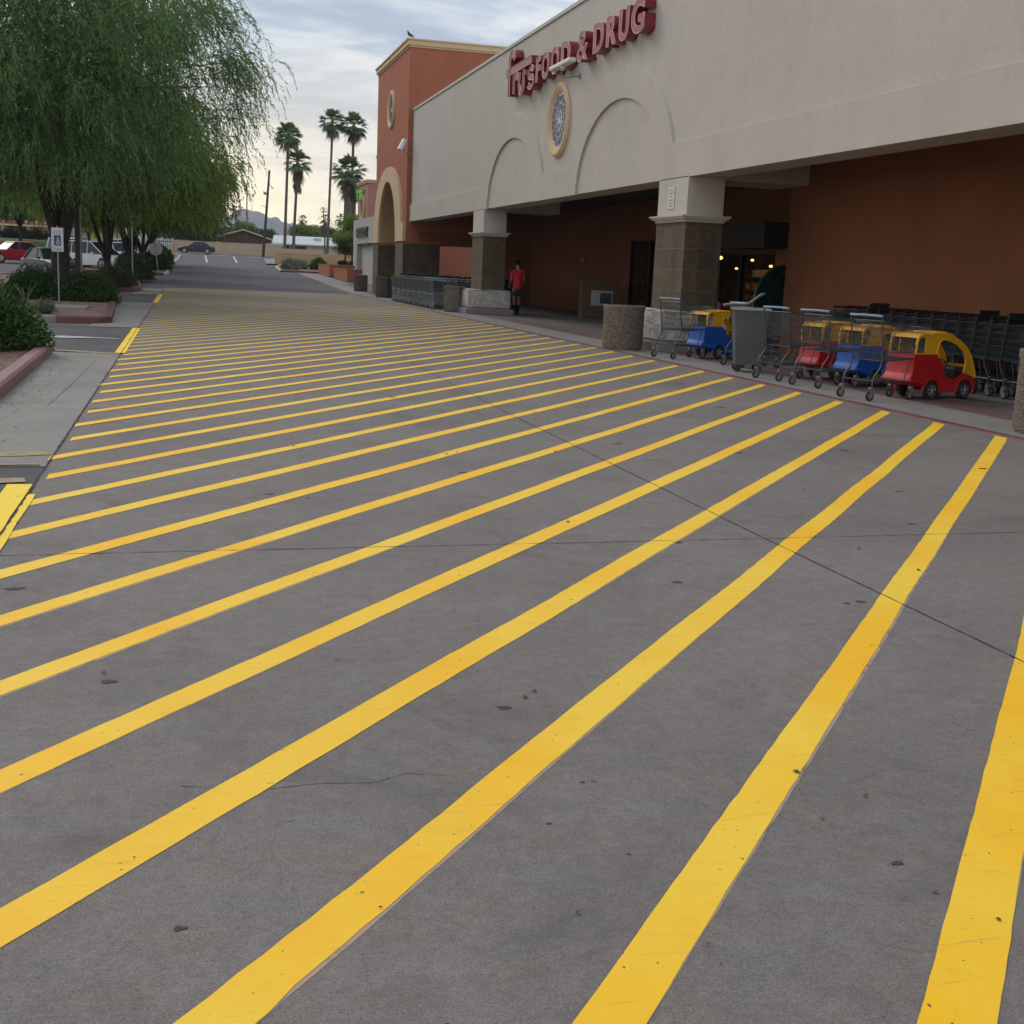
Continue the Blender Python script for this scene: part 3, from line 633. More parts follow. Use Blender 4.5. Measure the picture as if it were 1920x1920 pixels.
MB().box(10.28, 30, -6, 54.3, 7.2, 7.3).build('roof', M_LGREY, sup)
def column(y0, notice=False):
    y1 = y0 + 1.56; x0, x1 = FX, 10.27
    c = MB().box(x0, x1 - .002, y0, y1, 2.66, 3.405).build('column', M_GREY, sup)
    cp = MB()
    for (e, za, zb) in ((0.03, 2.535, 2.575), (0.06, 2.575, 2.60), (0.10, 2.60, 2.635), (0.13, 2.635, 2.665)): cp.box(x0 - e, x1 + e, y0 - e, y1 + e, za, zb)
    cp.build('capital', M_GREY, c)
    MB().box(x0 - 0.004, x1 + .006, y0 - 0.004, y1 + 0.004, 0.70, 2.535).build('stone_cladding', M_STONE, c)
    bm = bmesh.new(); bmesh.ops.create_cube(bm, size=1)
    bx0, bx1, by0, by1 = 8.98, 10.42, y0 - 0.42, y1 + 0.5
    for v in bm.verts: v.co = Vector(((bx0 + bx1) / 2 + v.co.x * (bx1 - bx0), (by0 + by1) / 2 + v.co.y * (by1 - by0), 0.495 + v.co.z * 0.61))
    bmesh.ops.bevel(bm, geom=bm.edges[:], offset=0.05, segments=2, affect='EDGES'); bmesh.ops.subdivide_edges(bm, edges=bm.edges[:], cuts=6, use_grid_fill=True)
    for v in bm.verts: v.co += Vector((rnd.uniform(-.015, .015), rnd.uniform(-.015, .015), rnd.uniform(-.01, .01)))
    MB().frombm(bm).build('plinth_block', M_SPLIT, c)
    MB().bbox(8.86, 10.5, y0 - 0.55, y1 + 0.6, 0.0, 0.20, 0.03).build('footing', M_WALK, c)
    MB().box(10.275, 12.1, y0 + .05, y1 - .05, 3.37, 3.94).build('cross_beam', M_GREY, c)
    return c
c0 = column(6.4); c1 = column(23.02); c2 = column(40.22)
# back walls of the arcade
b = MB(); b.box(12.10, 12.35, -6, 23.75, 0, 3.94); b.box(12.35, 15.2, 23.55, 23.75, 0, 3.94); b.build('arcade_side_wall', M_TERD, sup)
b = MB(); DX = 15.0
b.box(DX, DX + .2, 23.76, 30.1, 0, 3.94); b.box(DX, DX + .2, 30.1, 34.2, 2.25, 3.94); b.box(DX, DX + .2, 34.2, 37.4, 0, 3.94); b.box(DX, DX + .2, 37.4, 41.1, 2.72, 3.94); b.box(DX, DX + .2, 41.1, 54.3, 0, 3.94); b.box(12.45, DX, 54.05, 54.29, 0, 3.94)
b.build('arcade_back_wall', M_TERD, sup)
def door(y0, y1, h, npan):
    fr = MB(); w_ = (y1 - y0) / npan
    fr.box(DX - 0.03, DX + .10, y0, y1, h - .09, h)
    for i in range(npan + 1): yy = y0 + i * w_; fr.box(DX - 0.03, DX + .10, max(y0, yy - .05), min(y1, yy + .05), 0, h - .09)
    o = fr.build('entrance_door', mat('bronze_frame', (0.012, 0.011, 0.010), 0.4, metal=0.3), sup)
    for i in range(npan): MB().box(DX + .02, DX + .04, y0 + i * w_ + .05, y0 + (i + 1) * w_ - .05, 0.02, h - .09).build('door_glass', GLS, o)
    return o
kg = NT('tinted_shop_glass'); kg.b.inputs['Base Color'].default_value = (0.7, 0.72, 0.7, 1); kg.b.inputs['Roughness'].default_value = 0.03; kg.b.inputs['Transmission Weight'].default_value = 1.0; kg.b.inputs['IOR'].default_value = 1.02; GLS = kg.m
door(30.1, 34.2, 2.25, 2); door(37.4, 41.1, 2.72, 2)
# dark fascia box over the right entrance
tag(MB().box(20.5, 22.5, 38, 47, 3.82, 3.88).build('shop_fill_lamp', mat('shop_fill_light', (1, .8, .6), .5, emit=((1.0, 0.62, 0.32), 2.0))), 'unseen warm fill panel added to light the shelves inside the right entrance', 'fill lamp')  # emissive panel out of view, added to brighten the shop shelves
MB().box(14.2, 14.98, 29.2, 35.0, 2.30, 2.95).build('door_canopy', mat('dark_canopy', (0.02, 0.018, 0.015), 0.6, var=0.2), sup)
# shop interior glimpsed through the doors
b = MB(); b.box(15.25, 26, 24, 24.1, 0, 3.9); b.box(15.25, 26, 58, 58.1, 0, 3.9); b.box(26, 26.1, 24, 58, 0, 3.9); b.box(15.25, 26, 24, 58, 3.9, 3.95); b.box(15.25, 26, 24, 58, 0.0, 0.02)
b.build('shop_interior', mat('interior_wall', (0.25, 0.17, 0.10), 0.8, var=0.4, vscale=1.5), sup)
kl = mat('warm_shelf_light', (0.9, 0.5, 0.2), 0.5, emit=((1.0, 0.46, 0.15), 3.0))
LAMPS = [(19.6, 43.9, 2.28, .22, 'brightest warm lamp seen through the right entrance glass beside the stone pillar'), (19.8, 42.8, 1.9, .12, 'small warm lamp low in the right entrance glass'), (19.7, 41.3, 2.2, .13, 'warm lamp in the middle of the right entrance glass'), (19.9, 40.2, 2.0, .14, 'warm lamp at the right end of the right entrance glass'), (19.6, 50.5, 2.3, .12, 'faint warm lamp seen through the left entrance glass')]
for (x, y, z, a, lb) in LAMPS: tag(MB().lathe([(.005, -a * .32), (a * .38, -a * .2), (a * .5, 0), (a * .38, a * .2), (.005, a * .32)], 12, (x, y, z)).build('interior_lamp', kl, smooth=True), lb, 'lamp', 'warm lamps inside the shop')
M_SHELF = mat('shelf_goods', (0.30, 0.16, 0.06), 0.6, var=0.8, vscale=3.5)
for (x, y0, y1, h_, lb) in ((21.5, 39.5, 46, 1.9, 'stocked shelf seen dimly through the right entrance'), (21.0, 48.5, 56, 1.8, 'stocked shelf seen dimly through the left entrance')):
    o = thing('shop_shelf', lb, 'shelf', (x, 0, .02)); b = MB()
    for z in (.1, .6, 1.1, 1.6): b.box(0, .5, y0, y1, z, z + .03)
    b.box(.5, .53, y0, y1, 0, h_); b.build('boards', mat('shelf_board', (0.2, 0.18, 0.15), 0.6), o); yy = y0
    while yy < y1 - .3:
        for z in (.13, .63, 1.13):
            w_ = rnd.uniform(.15, .4); MB().bbox(.05, .4, yy, yy + w_, z, z + rnd.uniform(.2, .42), .01).build('boxed_goods', M_SHELF, o)
        yy += .65
def rose(cx_, cz_, r, xf, parent, sx=1.0):
    fr = MB(); pr = [(r, 0.0), (r, 0.05), (r * .93, 0.11), (r * .84, 0.10), (r * .78, 0.05), (r * .74, 0.035), (r * .72, 0.0)]
    n = 48; vs = []; fs = []
    for (q, d) in pr:
        for j in range(n): t = 2 * PI * j / n; vs.append((xf - d, cx_ + q * math.cos(t) * sx, cz_ + q * math.sin(t)))
    for i in range(len(pr) - 1):
        for j in range(n): j2 = (j + 1) % n; fs.append((i * n + j, i * n + j2, (i + 1) * n + j2, (i + 1) * n + j))
    f = fr.add(vs, fs).build('rose_window', M_CREAM, parent, smooth=True)
    g = MB(); g.add([(xf - .012, cx_ + r * .74 * math.cos(2 * PI * j / n), cz_ + r * .74 * math.sin(2 * PI * j / n)) for j in range(n)], [tuple(range(n))]); g.build('pane', mat('leaded_pane', (0.66, 0.70, 0.80), 0.25, var=0.2, vscale=9), f)
    t = MB(); R0 = r * .72; xx = xf - .03
    def seg(a, b_, w_=.007): t.tube([(xx, cx_ + a[0], cz_ + a[1]), (xx, cx_ + b_[0], cz_ + b_[1])], w_ * r / .9, 4, False)
    pol = lambda q, a: (q * R0 * math.cos(a), q * R0 * math.sin(a))
    for k in range(12):
        a = PI / 6 * k; seg(pol(.18, a), pol(1, a)); seg(pol(.72, a), pol(.98, a + PI / 12)); seg(pol(.98, a + PI / 12), pol(.72, a + PI / 6)); seg(pol(.45, a), pol(.62, a + PI / 12)); seg(pol(.62, a + PI / 12), pol(.45, a + PI / 6)); seg(pol(.62, a + PI / 12), pol(.98, a + PI / 12), .006)
        for q in (.18, .45, .72, .86): seg(pol(q, a), pol(q, a + PI / 6), .007)
    t.build('tracery', mat('lead_tracery', (0.10, 0.085, 0.13), 0.6), f); return f
rose(32.2, 5.38, 0.95, FX + 0.06, sup)

# ------------------------------------------------------------------ corner tower
TX = 9.35; TY0, TY1 = 54.4, 63.4
tw = thing('corner_tower', 'terracotta corner tower with cream cornice and tall arch', 'tower')
arch = lambda c, a, z0, h, n=30: [(c + a * math.cos(PI * i / n), z0 + h * math.sin(PI * i / n)) for i in range(n + 1)]
C = 59.1
fnX = lambda u, v, d: (d, u, v)
o_in = arch(C, 2.62, 2.56, 2.78)
outer = [(TY0, 2.56)] + [(TY0, 10.62), (TY1, 10.62), (TY1, 2.56)] + [(C + 2.62 * math.cos(PI * i / 30), 2.56 + 2.78 * math.sin(PI * i / 30)) for i in range(31)]
MB().prism(outer, fnX, TX, TX + 0.6).build('front_face', M_TERR, tw)
b = MB(); b.box(TX + .601, 16, TY0, TY0 + .3, 3.0, 10.62); b.box(TX + .601, 16, TY1 - .3, TY1, 2.56, 10.62); b.box(15.7, 16, TY0 + .3, TY1 - .3, 3.0, 10.62); b.box(TX + .601, 15.7, TY0 + .3, TY1 - .3, 10.5, 10.6); b.build('side_walls', M_TERR, tw)
b = MB()
for (e, za, zb) in ((0.04, 10.62, 10.70), (0.10, 10.70, 10.90), (0.15, 10.90, 10.96)): b.box(TX - e, 16 + e, TY0 - e, TY1 + e, za, zb)
b.build('cornice', M_CREAM, tw)
# cream arch surround with shoulders
oa = [(C + 4.0 * math.cos(PI * i / 30), 3.36 + 2.62 * math.sin(PI * i / 30)) for i in range(31)]     # from +Y side to -Y side
pts = [(TY1 - .002, 2.55), (TY1 - .002, 3.36)] + oa + [(TY0 + .002, 3.36), (TY0 + .002, 2.55)] + [(C - 2.6, 2.55)] + [(C - 2.6 * math.cos(PI * i / 30), 2.56 + 2.76 * math.sin(PI * i / 30)) for i in range(1, 30)] + [(C + 2.6, 2.55)]
MB().prism(pts, fnX, TX - 0.13, TX - 0.001).build('arch_surround', M_CREAM, tw)
# ochre soffit of the deep arch
vs = []; fs = []
for i in range(31):
    t = PI * i / 30; y = C + 2.61 * math.cos(t); z = 2.56 + 2.77 * math.sin(t); vs += [(TX - .10, y, z), (11.4, y, z)]
for i in range(30): fs.append((2 * i, 2 * i + 1, 2 * i + 3, 2 * i + 2))
MB().add(vs, fs).build('arch_soffit', M_OCHRE, tw)
MB().box(TX - .05, 10.9, TY0, C - 2.6, 2.46, 2.555).build('string_course', M_TERR, tw); MB().box(TX - .05, 11.4, C + 2.6, TY1, 2.46, 2.555).build('string_course', M_TERR, tw)
b = MB(); b.box(TX - .10, 10.9, TY0 + .001, C - 2.62, 0, 2.46); b.build('pier', M_STONE, tw)
b = MB(); b.box(TX - .10, 11.4, C + 2.62, TY1 - .001, 0, 2.46); b.build('pier', M_STONE, tw)
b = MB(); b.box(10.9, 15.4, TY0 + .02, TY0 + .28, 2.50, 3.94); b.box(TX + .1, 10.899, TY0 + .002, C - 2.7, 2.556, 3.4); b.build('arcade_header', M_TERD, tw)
rose(58.9, 8.55, 0.86, TX, tw, 1.0)
o = MB().box(10.2, 15.5, 66.5, 66.7, 0.0, 2.9).build('yard_wall', stucco('pale_terracotta_stucco', (0.50, 0.24, 0.17), 0.05, 0.2)); tag(o, 'terracotta yard wall glimpsed through the end of the arcade behind the trolleys', 'wall')

# ------------------------------------------------------------------ neighbouring store
ns = thing('neighbouring_store', 'pink stucco store with grey canopy beyond the corner tower', 'store building')
NX = 11.0; h0 = hz(78)
MB().box(NX, 26, 78.0, 82.6, 0.2, 6.45).build('tower_wall', M_PINK, ns)
b = MB(); b.box(NX - .08, 26, 77.92, 82.68, 6.45, 6.56); b.box(NX - .13, 26, 77.87, 82.73, 6.56, 6.64); b.build('cornice', M_CREAM, ns)
b = MB(); b.box(NX - .35, 18, 72.4, 81.9, 2.75, 4.25); b.build('canopy', M_LGREY, ns)
b = MB(); b.box(NX - .36, NX + .1, 80.1, 81.7, 0.2, 2.75); b.build('canopy_pillar', M_LGREY, ns)
b = MB(); b.box(10.96, 18, 72.4, 80.05, 0.0, 2.745); b.build('shop_wall', M_LGREY, ns)
b = MB(); b.prism(ell(80.0, 5.0, .9, .9, 32), fnX, NX - .12, NX - .002, holes=[ell(80.0, 5.0, .68, .68, 32)]); b.build('round_frieze', M_CREAM, ns)
# sign letters on it (unreadable at this distance: green letter shapes)
M_GSIGN = mat('green_sign_letters', (0.06, 0.55, 0.05), 0.4, var=0.15); M_DGSIGN = mat('dark_green_sign_letters', (0.03, 0.075, 0.05), 0.4)
def strokes(b, segs, fn, w_, d0, d1):
    for q, pl in enumerate(segs):
        e = 0.002 * (q % 3); P = [Vector(p) for p in pl]; n = len(P); Lp = []; Rp = []
        for i in range(n):
            d1_ = (P[i] - P[i - 1]).normalized() if i else (P[1] - P[0]).normalized(); d2_ = (P[i + 1] - P[i]).normalized() if i < n - 1 else d1_
            bs = Vector((-(d1_ + d2_).y, (d1_ + d2_).x)); bs.normalize(); m_ = 1 / max(.5, bs.dot(Vector((-d1_.y, d1_.x)))); Lp.append(P[i] + bs * w_ / 2 * m_); Rp.append(P[i] - bs * w_ / 2 * m_)
        for i in range(n - 1):
            qd = [Lp[i], Lp[i + 1], Rp[i + 1], Rp[i]]
            b.add([fn(p.x, p.y, d0 - e) for p in qd] + [fn(p.x, p.y, d1) for p in qd], [(0, 1, 2, 3), (0, 4, 5, 1), (2, 6, 7, 3)] + ([(3, 7, 4, 0)] if i == 0 else []) + ([(1, 5, 6, 2)] if i == n - 2 else []))
    return b
gs = thing('store_sign', 'bright green letters on the pink neighbouring store', 'sign')
fy = lambda Y0, Z0: (lambda u, v, d: (d, Y0 - u, Z0 + v))
for i, sg in enumerate(([[(0.25, 0), (0.25, .75)], [(0, .55), (.5, .55)]], [[(0, 0), (0, .5), (.35, .5)]], [[(0.4, .05), (0, .05), (0, .5), (.4, .5), (.4, .25), (0, .25)]], [[(0.4, .05), (0, .05), (0, .5), (.4, .5), (.4, .25), (0, .25)]])):
    strokes(MB(), sg, fy(82.3 - i * .75, 5.55), .14, NX - .16, NX - .01).build('letter', M_GSIGN, gs)
gs2 = thing('store_sign', 'dark green letter row on the grey canopy beside the tower', 'sign')
for i in range(7):
    strokes(MB(), [[(0, 0), (0, .55)], [(.32, 0), (.32, .55)], [(0, .5), (.32, .5)]] if i % 2 else [[(.35, .5), (0, .5), (0, .04), (.35, .04)]], fy(79.6 - i * .7, 3.15), .13, NX - .48, NX - .36).build('letter', M_DGSIGN, gs2)
o = thing('roof_floodlight', 'dark floodlight on a slanted pole above the pink store roof', 'floodlight', (12.3, 78.2, 6.6)); MB().tube([(0, 0, 0), (0, 0, .25), (-.55, -.3, 1.35)], .035, 5).build('pole', M_GALV, o); MB().bbox(-.85, -.5, -.45, -.2, 1.32, 1.48, .02).build('lamp_head', M_BLK, o)
# ------------------------------------------------------------------ shop sign: fry's FOOD & DRUG
M_SRED = mat('faded_red_sign_face', (0.27, 0.070, 0.078), 0.45, var=0.12, vscale=2); M_SSIDE = mat('deep_red_sign_return', (0.19, 0.012, 0.028), 0.4, var=0.1); M_STRIM = mat('pink_sign_trim', (0.60, 0.33, 0.32), 0.5)
sign = thing('store_sign', "large faded red channel letters reading fry's FOOD & DRUG on the taupe wall", 'sign', (FX, 31, 6.9))
SXF, SXB = 9.30, FX + .058
def glyph_obj(ch, ya, yb, za, zb, bold=.03):
    def mk(trim):
        cu = bpy.data.curves.new('letter', 'FONT'); cu.body = ch; cu.size = 1.0; cu.offset = bold; cu.resolution_u = 5
        if trim: cu.fill_mode = 'NONE'; cu.bevel_depth = .012; cu.bevel_resolution = 0; cu.extrude = 0.0
        else: cu.extrude = 0.5
        ob = bpy.data.objects.new('letter', cu); COL.objects.link(ob); dg = bpy.context.evaluated_depsgraph_get(); dg.update()
        me = bpy.data.meshes.new_from_object(ob.evaluated_get(dg)); bpy.data.objects.remove(ob, do_unlink=True); return me
    me = mk(False); n = len(me.vertices); co = np.zeros(n * 3, np.float32); me.vertices.foreach_get('co', co); co = co.reshape(-1, 3)
    u0, u1, v0, v1 = co[:, 0].min(), co[:, 0].max(), co[:, 1].min(), co[:, 1].max(); w0 = co[:, 2].max()
    def xf(c, trim):
        o = np.zeros_like(c); o[:, 1] = ya - (c[:, 0] - u0) / (u1 - u0) * (ya - yb); o[:, 2] = za + (c[:, 1] - v0) / (v1 - v0) * (zb - za)
        o[:, 0] = (SXF - c[:, 2] * 1.0) if trim else np.where(c[:, 2] > 0, SXF, SXB); o -= np.array([FX, 31, 6.9], np.float32); return o
    new = xf(co, False); me.vertices.foreach_set('co', new.ravel()); me.materials.clear(); me.materials.append(M_SRED); me.materials.append(M_SSIDE)
    me.update()
    for p in me.polygons:
        p.material_index = 0 if abs(p.normal.x) > .7 else 1; p.use_smooth = False
    bm = bmesh.new(); bm.from_mesh(me); bmesh.ops.recalc_face_normals(bm, faces=bm.faces); bm.to_mesh(me); bm.free()
    ob = bpy.data.objects.new('letter', me); COL.objects.link(ob); ob.parent = sign
    mt = mk(True); n = len(mt.vertices); c2 = np.zeros(n * 3, np.float32); mt.vertices.foreach_get('co', c2); mt.vertices.foreach_set('co', xf(c2.reshape(-1, 3), True).ravel()); mt.materials.clear(); mt.materials.append(M_STRIM); mt.update()
    t = bpy.data.objects.new('trim', mt); COL.objects.link(t); t.parent = ob; return ob
for ch, ya, yb, za, zb in (('F', 33.85, 33.42, 6.51, 7.16), ('O', 33.28, 32.60, 6.49, 7.17), ('O', 32.42, 31.72, 6.49, 7.17), ('D', 31.50, 30.75, 6.51, 7.16), ('&', 30.15, 29.35, 6.48, 7.18), ('D', 28.90, 28.18, 6.51, 7.16), ('R', 27.95, 27.30, 6.51, 7.16), ('U', 27.12, 26.50, 6.48, 7.16), ('G', 26.32, 25.55, 6.48, 7.17)):
    glyph_obj(ch, ya, yb, za, zb, .012 if ch == '&' else .035)
def sletter(segs, w_):
    b = MB(); fn = lambda u, v, d: (d - FX, 37.2 - u - 31, v - 6.9)
    strokes(b, segs, fn, w_, SXF, SXB); o = b.build('letter', M_SRED, sign); o.data.materials.append(M_SSIDE)
    for p in o.data.polygons: p.material_index = 0 if abs(p.normal.x) > .7 else 1
    t = MB()
    for sg in segs:
        P = [Vector(p) for p in sg]
        for sd_ in (1, -1):
            Q = []
            for i in range(len(P)):
                d = (P[min(i + 1, len(P) - 1)] - P[max(i - 1, 0)]).normalized(); Q.append(fn(P[i].x - d.y * w_ / 2 * sd_, P[i].y + d.x * w_ / 2 * sd_, SXF - .008))
            t.tube(Q, .010, 4, False)
    t.build('trim', M_STRIM, o); return o
cv = lambda cx_, cz_, a, b_, t0, t1, n=14: [(cx_ + a * math.cos(R(t0 + (t1 - t0) * i / n)), cz_ + b_ * math.sin(R(t0 + (t1 - t0) * i / n))) for i in range(n + 1)]
sletter([[(0.42, 6.50), (0.42, 7.35)] + cv(0.70, 7.40, .28, .27, 180, 15)[1:], [(0.0, 7.17), (2.85, 7.20)]], .21)
sletter([[(0.98, 6.50), (0.98, 7.06)], [(0.98, 6.93)] + cv(1.26, 6.78, .2, .2, 120, 20)], .19)
sletter([[(1.60, 7.02), (1.60, 6.80)] + cv(1.82, 6.72, .24, .20, 180, 360) + [(2.06, 7.05)], [(2.08, 6.75)] + cv(1.86, 6.60, .22, .14, 0, -150)], .19)
sletter([[(2.36, 6.98), (2.33, 6.86)]], .12)
sletter([cv(2.85, 6.84, .24, .13, 20, 180, 8) + cv(2.85, 6.84, .24, .12, 190, 250, 4) + cv(2.85, 6.60, .26, .13, 80, -20, 7) + cv(2.85, 6.60, .26, .13, -30, -165, 9)], .15)
# lamp over the sign
o = thing('sign_lamp', 'long pale strip lamp on a curved arm in front of the red sign', 'wall lamp', (8.62, 29.1, 6.24))
MB().bbox(-.09, .09, -.82, .82, -.04, .06, .03).build('lamp_housing', mat('pale_painted_metal', (0.62, 0.62, 0.60), 0.45), o)
MB().lathe([(.05, -.12), (.07, -.08), (.07, -.02), (.05, 0)], 12).build('bracket', M_CHROME, o, smooth=True)
MB().tube([(0, 0, -.1), (.1, .35, -.16), (.35, .9, -.14), (.7, 1.4, -.02), (.94, 1.55, .05)], .018, 6).build('arm', M_GALV, o); MB().lathe([(.07, .88), (.07, .94)], 12, (0, 1.55, .05), 'x').build('wall_plate', M_GALV, o)
o = thing('security_floodlight', 'white cylindrical floodlight on the inner corner of the terracotta tower', 'floodlight', (9.2, 54.25, 6.55))
MB().tube([(-.25, -.15, -.22), (.0, .0, .22)], .12, 12).build('lamp_head', mat('white_lamp_metal', (0.7, 0.7, 0.68), 0.4), o, smooth=True); MB().tube([(-.1, 0, -.1), (.05, -.05, -.32), (.35, .0, -.36)], .02, 5).build('arm', M_GALV, o)
# pigeon on the tower corner
o = thing('pigeon', 'dark pigeon perched on the cream cornice of the tower', 'bird', (9.32, 54.35, 10.96), R(200))
b = MB(); b.tube([(-.20, 0, .07), (-.11, 0, .10), (-.03, 0, .125), (.04, 0, .15), (.085, 0, .20), (.10, 0, .245), (.115, 0, .275), (.16, 0, .268)], [.018, .04, .062, .066, .045, .030, .030, .006], 10); b.build('body', mat('pigeon_feathers', (0.06, 0.06, 0.07), 0.7, var=0.3, vscale=20), o, smooth=True)
b = MB(); b.tube([(0, .025, .09), (0.01, .03, 0)], .006, 4); b.tube([(0, -.025, .09), (0.01, -.03, 0)], .006, 4); b.build('legs', mat('pigeon_legs', (0.3, 0.08, 0.06), 0.6), o)
# notice on pillar
o = thing('notice_sign', 'small white notice with faded lines on the nearer pillar', 'sign', (FX - .004, 23.85, 3.02)); MB().box(-.012, 0, -.17, .17, -.22, .22).build('panel', mat('white_sign_panel', (0.58, 0.57, 0.55), 0.5), o)
b = MB()
for z, w_ in ((.15, .11), (.09, .12), (.03, .05), (-.05, .12), (-.11, .09), (-.16, .11)): b.box(-.014, -.0125, -w_, w_, z - .012, z + .012)
b.build('faded_lines', mat('faded_grey_ink', (0.30, 0.29, 0.30), 0.6), o)
o = thing('wall_light', 'small round light fitting on the dark arcade back wall', 'wall light', (DX, 46.3, 2.02)); MB().lathe([(.13, -.03), (.13, 0)], 16, (0, 0, 0), 'x').build('base_plate', M_BLK, o); MB().lathe([(.04, -.12), (.09, -.08), (.10, -.03)], 16, (0, 0, 0), 'x').build('lens', mat('frosted_lens', (0.4, 0.37, 0.3), 0.3), o, smooth=True)
# ------------------------------------------------------------------ litter bins
def litter_bin(x, y, label, n=8, h=.84, r=.38, rim=True, material=M_AGG):
    o = thing('litter_bin', label, 'litter bin', (x, y, hz(y) + .012), R(12), 'concrete litter bins along the walk')
    MB().lathe([(r * .93, 0), (r * .96, .03), (r, .08), (r, h - .10), (r * 1.03, h - .08), (r * 1.03, h - .01), (r * .98, h), (r * .90, h), (r * .86, h - .06)], n, cap=False).build('concrete_shell', material, o, smooth=(n > 12))
    MB().lathe([(r * .88, h - .05), (r * .6, h + .0), (r * .35, h + .015), (r * .33, h - .05), (.01, h - .06)], max(n, 16), cap=False).build('lid', M_BLK, o, smooth=True); return o
M_BIND = mat('dark_brown_concrete', (0.085, 0.068, 0.056), 0.9, var=0.2, vscale=3, bump=0.4, bscale=60)
M_BING = mat('grey_brown_concrete', (0.135, 0.115, 0.095), 0.9, var=0.2, vscale=3, bump=0.4, bscale=60)
litter_bin(8.36, 23.1, 'round pebble-faced litter bin beside the nearer pillar', 32, .86, .40)
litter_bin(8.66, 10.76, 'round pebble-faced litter bin cut off by the right edge of the picture', 32, .86, .40)
litter_bin(8.78, 41.1, 'grey-brown octagonal litter bin in front of the farther pillar', 8, .86, .38, material=M_BING)
litter_bin(8.85, 57.0, 'dark octagonal litter bin at the end of the outer trolley row', 8, .92, .40, material=M_BIND)
litter_bin(8.95, 65.5, 'farthest dark octagonal litter bin below the grey shop canopy', 8, .84, .38, material=M_BIND)
# plan holder: brown display board by the back wall with a framed picture
o = thing('display_board', 'brown boxed board with a white and blue poster by the entrance', 'display board', (13.45, 39.8, .012), R(-4))
MB().bbox(-.62, .62, -.2, .2, 0, 1.28, .02).build('board', mat('brown_board', (0.13, 0.075, 0.045), 0.8, var=0.1), o)
MB().box(-.75, .65, -.25, .22, 1.28, 1.30).build('top', mat('brown_board_edge', (0.07, 0.04, 0.025), 0.8), o)
p = MB().box(-.30, .44, -.235, -.201, .42, .92).build('poster', mat('pale_poster', (0.42, 0.44, 0.46), 0.5), o); MB().box(.0, .40, -.2365, -.2355, .50, .84).build('picture', mat('blue_picture', (0.05, 0.07, 0.13), 0.4, var=0.6, vscale=9), p)

